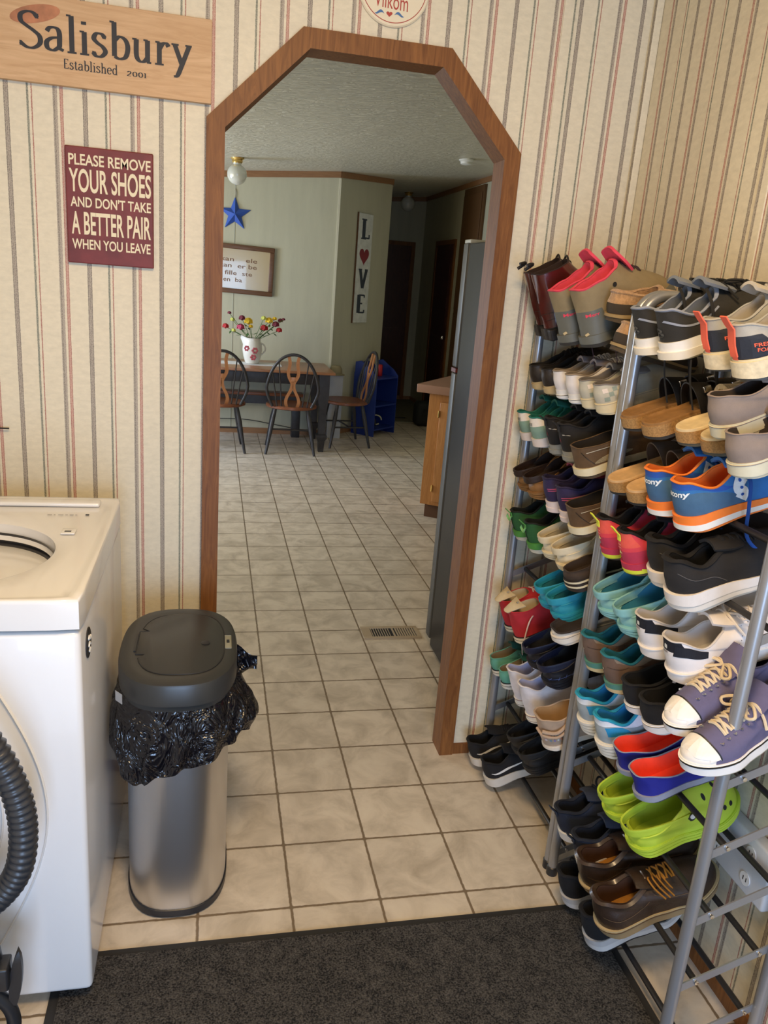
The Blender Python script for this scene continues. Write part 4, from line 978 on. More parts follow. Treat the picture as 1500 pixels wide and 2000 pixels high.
def shoe(spec, side, name, loc, pitch=.38, yaw=0.0, roll=0.0, label='', cat='shoe', group=None):
    g = spec.get
    L, Wd = g('L', .26), g('W', .098)
    root = empty(name, loc, (roll, -pitch, yaw)); tag(root, label, cat, group)
    hs, ts_ = g('heel', .028), g('toe', .018); spring = g('spring', .014); hb = g('hbev', .004)
    th = lambda t: hs+(ts_-hs)*min(1, max(0, (t-.2)/.5))
    lift = lambda t: spring*max(0, (t-.62)/.38)**2
    gnd = lambda t: lift(t)+hb*max(0, (.08-t)/.08)
    top = lambda t: th(t)+lift(t)*.9
    hwf = lambda t, s: wfun(t)*Wd/2
    curv = g('curv', .10)
    # ---- sole
    bands = g('sole'); b = MB(); rings = []; keys = []
    n_ = len(bands)
    def ringz(v, f_):
        return [Vector((L*.5+(p.x-L*.5)*f_, p.y*f_ if abs(p.y) > 0 else 0, gnd(t)+(top(t)-gnd(t))*v)) for p, t, s, q in loop_pts(0, 1, hwf, curv, lambda t, s: 0, L, Wd, side)]
    rings.append(ringz(0, .93))
    for v0, v1, mm, bul in bands:
        rings += [ringz(v0, bul), ringz(v1, bul)]; keys += [mm, mm]
    b.loft(rings, None, mfun=lambda i, j: keys[min(i, len(keys)-1)])
    def cap(b, ring, m, flip=False):
        o = len(b.v); b.v += [tuple(p) for p in ring]; k = b.mi(m); nn = 2*HN
        for i in range(HN):
            a, c, d, e = i, i+1, (nn-i-1) % nn, (nn-i) % nn
            f_ = [a, c, d, e]; ff = []
            for x in f_:
                if x not in ff: ff.append(x)
            if len(ff) >= 3: b.f.append(tuple(o+x for x in ff)); b.m.append(k)
    cap(b, rings[0], bands[0][2]); cap(b, rings[-1], bands[-1][2])
    b.build('sole', root, angle=50)
    tz = lambda t: top(t)
    if g('kind') == 'sandal':
        b = MB()
        r0 = [Vector((L*.5+(p.x-L*.5)*.985, p.y*.985, tz(t)-.001)) for p, t, s, q in loop_pts(0, 1, hwf, curv, lambda t, s: 0, L, Wd, side)]
        def rr(f_, dz): return [Vector((L*.5+(p.x-L*.5)*f_, p.y*f_, tz(t)+dz)) for p, t, s, q in loop_pts(0, 1, hwf, curv, lambda t, s: 0, L, Wd, side)]
        rs = [rr(.99, -.001), rr(.985, .005), rr(.955, .0058), rr(.92, .003), rr(.80, .0005), rr(.5, .0)]
        b.loft(rs, g('foot')); cap(b, rs[-1], g('foot')); b.build('footbed', root, angle=60)
        for (tc, wd, h, lean, mm) in g('straps'):
            b = MB(); gr = []
            for i in range(15):
                a = PI*i/14; row = []
                for j in range(5):
                    t = tc+(j/4-.5)*wd; w_ = wfun(t)*Wd/2*1.0; q = math.cos(a)
                    row.append((t*L+lean*math.sin(a), w_*q*1.02+side*curv*(1.2*t*t-.35*t)*Wd, tz(t)-.010+(h+(.012*(j/4-.5)*-1))*math.sin(a)**.75))
                gr.append(row)
            b.slab(gr, g('strap_th', .003), mm); so_ = b.build('strap', root)
            if g('buckle'):
                k = MB(); yy = -wfun(tc)*Wd/2*.80; k.box((tc*L-.008, yy-.010, tz(tc)+h*.62), (tc*L+.008, yy-.004, tz(tc)+h*.62+.012), g('buckle'), .001); k.build('buckle', so_)
        return root
    # ---- upper
    t0, t1 = g('t0', .02), g('t1', .50); hh, hd, ht = g('hh', .062), g('hd', .042), g('ht', .072)
    ow = g('ow', .30); lean = g('lean', 0.0)
    zr = lambda t, s: th(t)*.0+(spline1([(0, hh), (.20, hh*.975), (g('dip', .50), hd), (.76, lerp(hd, ht, .45)), (1, ht)], s))+hs*.0+.0
    def rim_hw(t, s): return Wd*ow*(math.sin(PI*s)**g('opw', .7) if 0 < s < 1 else 0)*(1.0+.18*(1-s))
    B = loop_pts(0, 1, lambda t, s: wfun(t, g('blunt', 2.3))*Wd/2*.965, curv, lambda t, s: tz(t)-.001, L, Wd, side)
    B = [(Vector((L*.5+(p.x-L*.5)*.985, p.y, p.z)), t, s, q) for p, t, s, q in B]
    R = loop_pts(t0, t1, rim_hw, curv, lambda t, s: hs+zr(t, s), L, Wd, side)
    R = [(Vector((p.x+lean*(p.z-.05), p.y, p.z)), t, s, q) for p, t, s, q in R]
    VN = 14; a_k, b_k, c_k = g('a', .62), g('b', .55), g('c', .10)
    rings = []; bulge = g('bulge', .006)
    for v_ in range(VN+1):
        v = v_/VN; row = []
        for (Bp, bt, bs_, q), (Rp, rt, rs2, q2) in zip(B, R):
            e = Vector((Bp.x-Rp.x, Bp.y-Rp.y, 0)); dz = Rp.z-Bp.z
            toe = max(0, (bs_-.5)/.5)
            P1 = Bp+Vector((0, 0, dz*lerp(a_k, g('atoe', .55), toe)))+(e.normalized()*bulge*(1-toe*.4) if e.length > 1e-5 else Vector())
            P2 = Rp+e*lerp(.25, b_k, toe)-Vector((0, 0, dz*lerp(.35, c_k, toe)))
            p = (1-v)**3*Bp+3*(1-v)**2*v*P1+3*(1-v)*v*v*P2+v**3*Rp
            row.append(p)
        rings.append(row)
    mf = g('mat'); ts_list = [x[1] for x in B]
    def face_mat(i, j):
        jj = j % (2*HN); j2 = (j+1) % (2*HN)
        t = (ts_list[jj]+ts_list[j2])/2
        if g('matx'): return g('matx')((rings[i][jj].x+rings[i+1][j2].x)/2/L, (i+.5)/VN, t)
        return mf(t, (i+.5)/VN, 1 if jj < HN else -1)
    b = MB()
    rim_m = g('rim_m') or g('lining')
    b.loft(rings, None, mfun=face_mat)
    upper_v = list(b.v); upper_f = list(b.f)
    # rolled rim
    rimr = []; col = g('collar', .0035)
    cx = sum(p[0].x for p in R)/len(R); cyy = sum(p[0].y for p in R)/len(R)
    def inset(Rl, d, dz):
        out = []
        for p, t, s, q in Rl:
            e = Vector((cx-p.x, cyy-p.y, 0)); e = e.normalized()*min(d, e.length) if e.length > 0 else e
            out.append(p+e+Vector((0, 0, dz)))
        return out
    b.loft([rings[-1], inset(R, -col*.3, col*.5), inset(R, col*.35, col*.9), inset(R, col*1.2, col*.4)], rim_m)
    b.build('upper', root, angle=55)
    # ---- lining
    b = MB()
    ins = loop_pts(max(.03, t0), min(.80, t1+.16), lambda t, s: wfun(t)*Wd/2*.74*(math.sin(PI*s)**.5 if 0 < s < 1 else 0), curv, lambda t, s: tz(t)+.002, L, Wd, side)
    inn = inset(R, col*1.25, col*.3); mid_ = []
    for p, (q_, t, s, sg_) in zip(inn, ins): mid_.append(p*.5+q_*.5+(Vector((0, 0, 0))))
    b.loft([inn, mid_, [x[0] for x in ins]], g('lining')); cap(b, [x[0] for x in ins], g('insole') or g('lining')); b.build('lining', root, angle=60)
    bvh = BVHTree.FromPolygons([Vector(v) for v in upper_v], upper_f)
    ctr = lambda t: side*curv*(1.2*t*t-.35*t)*Wd
    def surf(x, y, dz=.001):
        h = bvh.ray_cast(Vector((x, y, .4)), Vector((0, 0, -1)))
        return (h[0]+Vector((0, 0, dz))) if h[0] else None
    # ---- tongue
    if g('tongue'):
        tl, tm, tw = g('tongue'); tl = tl if loc[2] > 1.35 or pitch < 0 else min(tl, max(.004, .116-hs-ht)); b = MB(); gr = []
        x0 = (t1+.10)*L; x1 = (t1-g('tback', .10))*L+lean*(ht); zt_ = hs+ht
        for i in range(7):
            q = i/6; x = lerp(x0, x1, q)+lean*.3*q*0; z = lerp((surf(x0, ctr(t1)) or Vector((0, 0, zt_))).z-.004, zt_+tl, q**1.1)
            ww = tw/2*(.75+.35*math.sin(PI*min(1, q*.8+.1)))
            gr.append([(x-(.004*abs(k)**2)*q, ctr(t1)+k*ww, z-.010*abs(k)**2) for k in (-1, -.6, -.2, .2, .6, 1)])
        b.slab(gr, .006, tm); b.build('tongue', root, angle=80)
    # ---- laces
    if g('laces'):
        lm, nrow, lw = g('laces')[:3]; b = MB(); xs = [(t1+.03+.055*i)*L for i in range(nrow)]
        half = g('lace_half', .019)
        for i, x in enumerate(xs):
            for sgn in (-1, 1):
                pts = []
                for k in range(6):
                    u = k/5; y = ctr(t1)+sgn*lerp(-half, half, u); xx = x+lerp(0, .045*L*.9, u) if i < nrow-1 else x
                    p = surf(xx, y, .0018+.0016*math.sin(PI*u)*(1 if sgn > 0 else .5))
                    if p: pts.append(p)
                if len(pts) > 2: b.tube(pts, lw, lm, 6)
        if len(g('laces')) > 3:       # a bow at the throat
            bx_ = xs[0]; p0 = surf(bx_+.004, ctr(t1), .004)
            if p0:
                for sgn in (-1, 1):
                    b.tube(catmull([tuple(p0), tuple(p0+Vector((.006, sgn*.020, .007))), tuple(p0+Vector((.022, sgn*.038, .002))), tuple(p0+Vector((.028, sgn*.024, -.002))), tuple(p0)], 5), lw, lm, 6)
                    b.tube(catmull([tuple(p0), tuple(p0+Vector((-.004, sgn*.016, .003))), tuple(p0+Vector((-.002, sgn*.034, -.012))), tuple(p0+Vector((.004, sgn*.046, -.030)))], 5), lw, lm, 6)
        if b.v: b.build('laces', root)
    # ---- surface marks: polygons projected on the upper
    def decal(nm, polys, m, mode, mapf, lift_=.0008, parent=None):
        vs, fs = polys; out = []; ok = []
        for u, v in vs:
            a = mapf(u, v)
            if mode == 'side': h = bvh.ray_cast(Vector((a[0], -.3, a[1])), Vector((0, 1, 0)))
            elif mode == 'heel': h = bvh.ray_cast(Vector((-.3, a[0], a[1])), Vector((1, 0, 0)))
            elif mode == 'top': h = bvh.ray_cast(Vector((a[0], a[1], .4)), Vector((0, 0, -1)))
            if h[0] is None: ok.append(False); out.append(Vector()); continue
            dvec = {'side': Vector((0, -1, 0)), 'heel': Vector((-1, 0, 0)), 'top': Vector((0, 0, 1))}[mode]
            nn = h[1]; nn = nn if nn.dot(dvec) > 0 else -nn
            out.append(h[0]+(nn*.6+dvec*.4).normalized()*lift_); ok.append(True)
        fs = [f_ for f_ in fs if all(ok[i] for i in f_)]
        if not fs: return None
        me = bpy.data.meshes.new(nm); me.from_pydata([tuple(p) for p in out], [], fs); me.materials.append(m)
        o = bpy.data.objects.new(nm, me); COL.objects.link(o); o.parent = parent or root
        return o
    def grid_patch(mapf, nu=10, nv=4):
        vs = [(i/nu, j/nv) for i in range(nu+1) for j in range(nv+1)]
        return vs, [(i*(nv+1)+j, (i+1)*(nv+1)+j, (i+1)*(nv+1)+j+1, i*(nv+1)+j+1) for i in range(nu) for j in range(nv)]
    # ---- heel pull tab
    if g('tab'):
        tm, tw, tz0, tz1 = g('tab'); p = R[0][0]; b = MB(); gr = []
        fr0 = g('tab_from', .72); zz = [hs+.006+(hh-.006)*fr0, hs+hh*lerp(fr0, .92, .5), hs+hh*.93, hs+hh+tz0, hs+hh+tz1]
        for i, z in enumerate(zz):
            h = bvh.ray_cast(Vector((-.3, ctr(0), min(z, hs+hh-.004))), Vector((1, 0, 0))); x = (h[0].x if h[0] else 0)-.002-(.005 if i == 3 else 0)-(.011 if i == 4 else 0)
            gr.append([(x, ctr(0)+k*tw/2, z) for k in (-1, 0, 1)])
        b.slab(gr, .0025, tm); b.build('heel_tab', root, angle=80)
    # ---- clog strap, rivets, holes
    if g('strap'):
        sm = g('strap'); b = MB(); gr = []; xp = g('pivot', .50)*L; ww = wfun(.48)*Wd/2*.97; z0 = hs+g('pz', .036); zh = hs+g('sz', .037)
        for i in range(29):
            a = PI*i/28; x = xp-(xp+.006)*math.sin(a)**.8; y = ww*math.cos(a)*(1 if True else 1)
            if abs(math.cos(a)) < 1: y = ww*math.copysign(abs(math.cos(a))**.7, math.cos(a))
            z = lerp(z0, zh, math.sin(a)); sw = g('sw', .0095); gr.append([(x, y*1.03+ctr(x/L), z-sw), (x-.0015*math.sin(a), y*1.06+ctr(x/L), z-sw*.4), (x, y*1.03+ctr(x/L), z), (x-.0015*math.sin(a), y*1.06+ctr(x/L), z+sw*.5), (x, y*1.03+ctr(x/L), z+sw)])
        b.slab(gr, .004, sm); st_ = b.build('heel_strap', root, angle=80)
        for sgn in (-1, 1):
            b = MB(); b.lathe([(.001, -.003), (.009, -.002), (.010, .0), (.009, .002), (.001, .003)], (xp, sgn*ww*1.06+ctr(.5), z0), g('rivet') or sm, 20, 'y'); b.build('rivet', st_)
        b = MB(); b.lathe([(.001, -.0015), (.0065, -.001), (.007, .0), (.001, .001)], (xp-.004, ww*.93+ctr(.5), z0), M_hole, 16, 'y'); b.build('rivet_back', st_)
        hm = M_hole; b = MB()
        disc = fan([(.5*math.cos(2*PI*k/14), .5*math.sin(2*PI*k/14)) for k in range(14)])
        for tx_, ty_ in g('holes', [(.60, 0), (.66, -.24), (.66, .24), (.70, 0), (.74, -.3), (.74, .3), (.78, -.12), (.78, .12), (.84, -.25), (.84, .25), (.86, 0)]):
            decal('vent_hole', disc, hm, 'top', lambda u, v: (tx_*L+u*.0085, ctr(tx_)+ty_*Wd+v*.0085), .0006)
        for tx_, zz in ((.53, .052), (.80, .020), (.87, .018)):
            decal('vent_hole', disc, hm, 'side', lambda u, v: (tx_*L+u*.010, hs+zz+v*.009), .0006)
    for dname, polys, m, mode, mapf in g('decals', []):
        if polys == 'patch': polys = grid_patch(mapf)
        decal(dname, polys, m, mode, mapf)
    if g('dangle'):                    # loose lace ends hanging below the shoe
        dm, pts_l, lw = g('dangle'); b = MB()
        for pts in pts_l: b.tube(catmull(pts, 6), lw, dm, 6, flat=.45)
        b.build('loose_lace', root)
    if g('extra'): g('extra')(root, spec, side, surf, decal, bvh)
    return root
# ================================================================ the shoes
K = lambda m: (lambda t, v, s: m)
white_r = rub('#e9e6df'); cream_r = rub('#d8cba8'); blk_r = rub('#171718'); gum = rub('#8a6a42'); grey_r = rub('#8d8c88'); dk_out = rub('#2b2926', .8)
cork = mat('cork', hexc('#a07a48'), rough=.85, vary=.30, vscale=260, bump=.4, bscale=500)
def flat_sole(m, out=None, line=None, h0=.80, h1=.88):
    o = out or m
    return [(0, .16, o, .99), (.16, h0, m, 1.015)]+([(h0, h1, line, 1.02), (h1, 1, m, 1.0)] if line else [(h0, 1, m, .995)])
def ridged(m, n=3, out=None):
    r = [(0, .12, out or m, .97)]
    for i in range(n):
        a = .12+.88*i/n; c = .12+.88*(i+1)/n; r += [(a, a+(c-a)*.75, m, 1.03+.01*i), (a+(c-a)*.75, c, m, 1.0+.01*i)]
    return r
def hx(txt, w, h, yc, zc): return lambda u, v: (yc-(u-.5)*w, zc+(v-.5)*h)
def sx(w, h, xc, zc, tilt=0.0): return lambda u, v: (xc+(u-.5)*w, zc+(v-.5)*h+tilt*(u-.5)*w)
def poly_curve(pts, k=6): return fan(catmull(pts, k, True))
def band_poly(pts, wf, n=5):
    """ribbon along points with width wf(q)"""
    p = catmull(pts, n); vs = []; fs = []
    for i, q in enumerate(p):
        a = p[max(i-1, 0)]; b_ = p[min(i+1, len(p)-1)]; dx, dy = b_[0]-a[0], b_[1]-a[1]; Ln = math.hypot(dx, dy) or 1
        w_ = wf(i/(len(p)-1))/2; vs += [(q[0]-dy/Ln*w_, q[1]+dx/Ln*w_), (q[0]+dy/Ln*w_, q[1]-dx/Ln*w_)]
    for i in range(len(p)-1): fs.append((2*i, 2*i+1, 2*i+3, 2*i+2))
    return vs, fs
ID = lambda u, v: (u, v)
PITCH_T = math.atan(TS)
NTH = ['top', 'second', 'third', 'fourth', 'fifth', 'sixth', 'seventh', 'eighth', 'ninth', 'bottom']
def place(spec, name, desc, cat, tier, ys, where=('farther', 'nearer'), x=.70, dz=0.0, dx=(0, 0), dzs=(0, 0), yaws=(0, 0), pitches=None, rolls=(0, 0), group=None, bay=''):
    objs = []
    for i, y in enumerate(ys):
        xx = x+dx[i]; z = TIERS[tier]-.0035+(xx-.78)*TS+dz+dzs[i]
        wh = (', %s of its pair' % ('left' if i == 0 else 'right')) if len(ys) > 1 else ''
        lab = '%s, %s tier%s' % (desc, NTH[tier], wh); assert len(lab.replace('-', ' ').split()) <= 16, lab
        gname = ('pair of ' if len(ys) > 1 else '')+desc
        objs.append(shoe(spec, -1 if i == 0 else 1, name, (xx, y, z), PITCH_T if pitches is None else pitches[i], yaws[i], rolls[i], lab, cat, gname if len(ys) > 1 else None))
    return objs
# --- tier 0 (top), left bay
lea = mat('oxblood_leather', hexc('#4b1512'), rough=.25, coat=.4, vary=.2, vscale=25, bump=.15, bscale=120)
heelk = rub('#1c1614', .6)
def boot_extra(root, spec, side, surf, decal, bvh):
    for (z, w_) in ((.055, .006), (.072, .004)):
        decal('stitched_band', band_poly([(.0, z), (.05, z+.002), (.10, z-.004), (.15, z-.018)], lambda q: .0012), heelk, 'side', ID)
    b = MB(); b.tube([(-.012+.02*math.sin(a), .012*math.cos(a), .197+.012*math.sin(a*.5)) for a in [i/10*PI for i in range(11)]], .0045, heelk, 8); b.build('pull_loop', root)
    b = MB(); b.box((0.002, -.034, 0), (.062, .034, .032), heelk, .004); b.build('block_heel', root)
    b = MB()
    for i in range(5): b.tube(catmull([(.115-.004*i, -.018, .12+.016*i), (.125-.005*i, 0, .135+.016*i), (.115-.004*i, .018, .12+.016*i)], 4), .0028, heelk, 6)
    b.build('laces', root)
BOOT = dict(L=.255, W=.086, heel=.034, toe=.010, spring=.012, sole=[(0, .3, heelk, 1.0), (.3, 1, heelk, 1.01)], t0=.01, t1=.40, hh=.146, hd=.144, ht=.156, ow=.44, opw=.6, a=.55, b=.30, c=.55, atoe=.42, mat=lambda t, v, s: lea, lining=mat('boot_lining', (.03, .015, .012), rough=.9), extra=boot_extra, collar=.003)
place(BOOT, 'ankle_boot', 'glossy oxblood leather ankle boot', 'boot', 0, (-.100, -.183), dx=(0, -.012))
taupe = fab('#8b7b5c', .9); hk_g = rub('#63645c', .55); hk_pink = fab('#e0485c', .9, vary=.08); 
def hike_mat(t, v, s):
    if v < .30 or (t < .22 and v < .45): return hk_g
    return taupe
def hike_extra(root, spec, side, surf, decal, bvh):
    decal('heel_patch', fan([(.024*math.cos(2*PI*k/24), .017*math.sin(2*PI*k/24)+.044) for k in range(24)]), taupe, 'heel', ID, .002)
    decal('heel_patch_edge', band_poly([(-.024, .036), (0, .026), (.024, .036)], lambda q: .006), fab('#c9b58a'), 'heel', ID, .0026)
    decal('lettering', text_polys('Merr', .02), hk_pink, 'side', lambda u, v: (.012+u*.030, .074+v*.008))
    for k in range(2):
        decal('eyelet', fan([(.0055*math.cos(a), .0055*math.sin(a)) for a in [2*PI*q/12 for q in range(12)]]), blk_r, 'side', lambda u, v: (.085+.004*k+u, .118+.014*k+v), .0018)
HIKE = dict(L=.27, W=.098, heel=.030, toe=.022, spring=.016, sole=[(0, .3, dk_out, 1.02), (.3, 1, hk_g, 1.03)], t0=.01, t1=.44, hh=.112, hd=.118, ht=.150, ow=.42, opw=.55, a=.6, b=.42, c=.35, mat=hike_mat, lining=hk_pink, tongue=(.034, hk_pink, .078), tback=.02, laces=(fab('#3a2a2a'), 4, .0022), extra=hike_extra, collar=.006,
   dangle=(fab('#3a2030'), [[(.06, -.03, .02), (.058, -.046, -.02), (.055, -.046, -.07), (.057, -.044, -.115)]], .002))
place(HIKE, 'hiking_boot', 'taupe and grey hiking boot with bright pink lining', 'boot', 0, (-.305, -.405), dx=(-.022, -.010))
fur = mat('tan_fleece', hexc('#b08a62'), rough=1.0, vary=.25, vscale=120, bump=1.0, bscale=260, sheen=.5); suede = fab('#3d352c', .95)
MOC = dict(L=.25, W=.095, heel=.020, toe=.014, spring=.008, sole=[(0, .6, rub('#4a3d2b', .8), 1.0), (.6, 1, rub('#9a8258', .8), 1.03)], t0=.03, t1=.52, hh=.045, hd=.038, ht=.055, ow=.34, mat=lambda t, v, s: fur if v > .45 else suede, lining=fur, collar=.009, bulge=.008)
place(MOC, 'slipper', 'tan fleece slipper piled askew beside the rack bend', 'slipper', 0, (-.485, -.530), x=.70, dzs=(.066, .003), pitches=(.08, -.18), yaws=(.10, .16), rolls=(.10, .10), dx=(.0, -.0))
# --- tier 0, right bay
nbk = fab('#262420', .8); 
def nb_extra(root, spec, side, surf, decal, bvh):
    decal('lettering', text_polys('B', .03), fab('#4c4b46'), 'heel', hx('', .020, .018, 0, .060), .0012)
    w_ = fab('#c9c6bd')
    pts = [(.165, .034), (.172, .062), (.183, .036), (.192, .064)]
    for a_, b_ in zip(pts, pts[1:]): decal('logo_outline', band_poly([a_, ((a_[0]+b_[0])/2, (a_[1]+b_[1])/2), b_], lambda q: .0022, 2), w_, 'side', ID, .0014)
    decal('collar_edge', band_poly([(.004, .083), (.035, .066), (.075, .064), (.112, .080)], lambda q: .0040), fab('#8d93a0'), 'side', ID, .0016)
NB = dict(L=.285, W=.102, heel=.040, toe=.024, spring=.020, sole=[(0, .10, rub('#c8b98a'), .96), (.10, .5, rub('#e2dac8'), 1.06), (.5, 1, white_r, 1.02)], t0=.01, t1=.46, hh=.062, hd=.036, ht=.070, mat=K(nbk), lining=fab('#6d7480'), rim_m=fab('#8d93a0'), tongue=(.030, fab('#7b8087'), .055), laces=(fab('#191817'), 5, .0026, 'bow'), extra=nb_extra, collar=.006,
   dangle=(fab('#191817'), [[(.10, -.02, .118), (.085, -.055, .09), (.075, -.060, .0), (.065, -.058, -.08), (.058, -.056, -.16)], [(.03, -.045, .0), (.02, -.046, -.04), (.015, -.046, -.10)]], .0032))
place(NB, 'sneaker', 'black running shoe with white sole and hanging laces', 'shoe', 0, (-.680, -.775), x=.69, dz=.008)
coral = fab('#f2694c', .8); navy_h = fab('#262c38', .8); lgrey = fab('#a5a39c', .85)
def fresh_extra(root, spec, side, surf, decal, bvh):
    decal('heel_counter', *[([(u_, v_) for u_ in [i/8 for i in range(9)] for v_ in (0, .5, 1)], [(i*3+j, (i+1)*3+j, (i+1)*3+j+1, i*3+j+1) for i in range(8) for j in range(2)])], navy_h, 'side', lambda u, v: (.004+.086*u, .042+.034*v*(1-.62*u)), .0012)
    decal('heel_strip', ([(a, c) for a in (-.5, 0, .5) for c in [i/6 for i in range(7)]], [(i*7+j, (i+1)*7+j, (i+1)*7+j+1, i*7+j+1) for i in range(2) for j in range(6)]), coral, 'heel', lambda u, v: (u*.014, .040+v*.052), .0024)
    decal('lettering', text_polys('FRESH', .02), coral, 'side', lambda u, v: (.018+u*.030, .060+v*.0065-.004*u), .0022)
    decal('lettering', text_polys('FOAM', .02), coral, 'side', lambda u, v: (.021+u*.026, .051+v*.0065-.004*u), .0022)
FRESH = dict(L=.27, W=.098, heel=.040, toe=.024, spring=.020, sole=[(0, .14, rub('#4e4a44'), .98), (.14, .9, mat('foam_cream', hexc('#ddcfae'), rough=.7, vary=.16, vscale=90, bump=.3, bscale=160), 1.03), (.9, 1, cream_r, 1.0)], t0=.01, t1=.47, hh=.058, hd=.040, ht=.068, mat=lambda t, v, s: navy_h if (t < .18 and v < .62) else lgrey, lining=fab('#b9b0a0'), rim_m=lgrey, tongue=(.030, fab('#bab3a6'), .054), laces=(fab('#b9b4a8'), 5, .0024, 'bow'), extra=fresh_extra, tab=(coral, .018, .006, .022), tab_from=.0, collar=.005,
   dangle=(fab('#a8a296'), [[(.05, -.03, .03), (.045, -.05, -.02), (.03, -.05, -.06), (.015, -.05, -.085)]], .0022))
place(FRESH, 'sneaker', 'light grey running shoe with coral heel loop', 'shoe', 0, (-.918, -1.015), dx=(0, -.010))
# --- tier 1, left bay
dk = mat('dark_brown_leather', hexc('#2a221c'), rough=.45, vary=.2, bump=.2, bscale=200)
LOWD = dict(L=.25, W=.086, heel=.026, toe=.020, spring=.010, sole=flat_sole(rub('#bda67a')), t1=.46, hh=.046, hd=.036, ht=.054, mat=K(dk), lining=fab('#1a1614'), laces=(fab('#1a1512'), 3, .002))
place(LOWD, 'sneaker', 'dark brown low lace-up with a tan sole', 'shoe', 1, (-.112, -.197))
wht = fab('#dcd6d2', .85); lilac = fab('#8f8688', .9)
WSL = dict(L=.25, W=.084, heel=.028, toe=.024, spring=.010, sole=flat_sole(white_r, white_r, blk_r, .42, .47), t1=.44, hh=.050, hd=.034, ht=.050, mat=K(wht), lining=fab('#8f8170'), tongue=(.014, lilac, .045), collar=.0045, laces=(fab('#d8d2cc'), 4, .0022))
place(WSL, 'sneaker', 'plain white canvas sneaker with thin black sole line', 'shoe', 1, (-.282, -.360))
chk = fab('#bab5a3', .85)
def chk_extra(root, spec, side, surf, decal, bvh):
    c1, c2, c3 = fab('#8e9a8e'), fab('#dccfc2'), fab('#a8a496')
    for i in range(4):
        for j in range(3):
            if (i+j) % 2: continue
            mm = (c1, c2, c3)[(i+j*2) % 3]
            decal('check_square', ([(a/2, c/2) for a in range(3) for c in range(3)], [(0,1,4,3),(1,2,5,4),(3,4,7,6),(4,5,8,7)]), mm, 'side', lambda u, v: (.012+.011*i+u*.011, .034+.010*j+v*.010), .0008)
CHK = dict(L=.245, W=.084, heel=.030, toe=.024, spring=.010, sole=flat_sole(cream_r, cream_r, rub('#b9ad93'), .86, .93), t1=.46, hh=.044, hd=.032, ht=.050, mat=K(chk), lining=fab('#77706a'), tongue=(.010, fab('#8e8781'), .045), collar=.004, extra=chk_extra)
place(CHK, 'slip_on_shoe', 'pale grey checked slip-on behind the rack post', 'shoe', 1, (-.438, -.515))
# --- sandals
def sandal(foot, side_m, out, straps, **k):
    return dict(kind='sandal', L=k.get('L', .25), W=k.get('W', .092), heel=.032, toe=.026, spring=.010, curv=.12, sole=[(0, .22, out, 1.0), (.22, .96, side_m, 1.012), (.96, 1, side_m, 1.0)], foot=foot, straps=straps, buckle=k.get('buckle'), strap_th=k.get('th', .003))
blk_s = fab('#14110f', .6)
B1 = sandal(mat('footbed_brown', hexc('#8f6738'), rough=.85, vary=.15, vscale=60), cork, dk_out, [(.52, .16, .062, .0, blk_s), (.76, .17, .048, .0, blk_s)], buckle=M_chrome)
place(B1, 'sandal', 'cork sandal with brown footbed and wide black straps', 'sandal', 1, (-.680, -.768), x=.682)
fluffm = mat('cream_fleece', hexc('#c7b287'), rough=1, vary=.25, vscale=150, bump=1.0, bscale=300, sheen=.4)
B2 = sandal(mat('footbed_cream', hexc('#d9c398'), rough=.85, vary=.1, vscale=60), cork, rub('#4c4a3e', .8), [(.50, .17, .064, .0, fluffm), (.77, .17, .05, .0, fluffm)], th=.010)
place(B2, 'sandal', 'cork sandal with fluffy straps and pale footbed', 'sandal', 1, (-.865, -.950), x=.70)
vg = fab('#877a72', .9)
VANS = dict(L=.265, W=.092, heel=.030, toe=.028, spring=.006, sole=flat_sole(rub('#cdc8b0'), rub('#b9b39c'), rub('#8a7f78'), .84, .90), t1=.46, hh=.050, hd=.038, ht=.050, ow=.32, mat=K(vg), lining=fab('#3b332f'), insole=fab('#5a3325'), rim_m=vg, tongue=(.012, vg, .048), laces=(fab('#b3aca0'), 3, .0022), collar=.0035)
place(VANS, 'slip_on_shoe', 'mauve grey canvas skate shoe with cream sole', 'shoe', 1, (-1.015, -1.075), x=.672, dzs=(.055, .0), dx=(-.005, .0))
# --- tier 2
teal = fab('#1c6e62', .8); sage = fab('#7f9a88', .8)
def teal_extra(root, spec, side, surf, decal, bvh):
    decal('lettering', text_polys('NIKE', .02), fab('#56615c'), 'heel', hx('', .022, .008, 0, .072), .0012)
TEAL = dict(L=.25, W=.086, heel=.030, toe=.020, spring=.018, sole=[(0, .14, grey_r, .98), (.14, 1, rub('#ddcfc4'), 1.03)], t1=.45, hh=.060, hd=.036, ht=.064, mat=lambda t, v, s: (sage if v < .50 else fab('#e3d8c8')) if t < .30 else teal, lining=teal, laces=(fab('#2f9a86'), 5, .0022), tongue=(.02, teal, .05), collar=.005, extra=teal_extra)
place(TEAL, 'sneaker', 'teal running shoe with white and sage heel', 'shoe', 2, (-.095, -.185), x=.695)
bk = fab('#1a1716', .85)
def blk_extra(root, spec, side, surf, decal, bvh):
    decal('lettering', text_polys('R', .02), fab('#6e2226'), 'heel', hx('', .007, .010, -.004, .066), .0012)
    decal('reflective_tag', ([(0, 0), (1, 0), (1, 1), (0, 1)], [(0, 1, 2, 3)]), fab('#a8a39a'), 'side', lambda u, v: (.004+.014*u, .080+.002*v-.004*u), .0014)
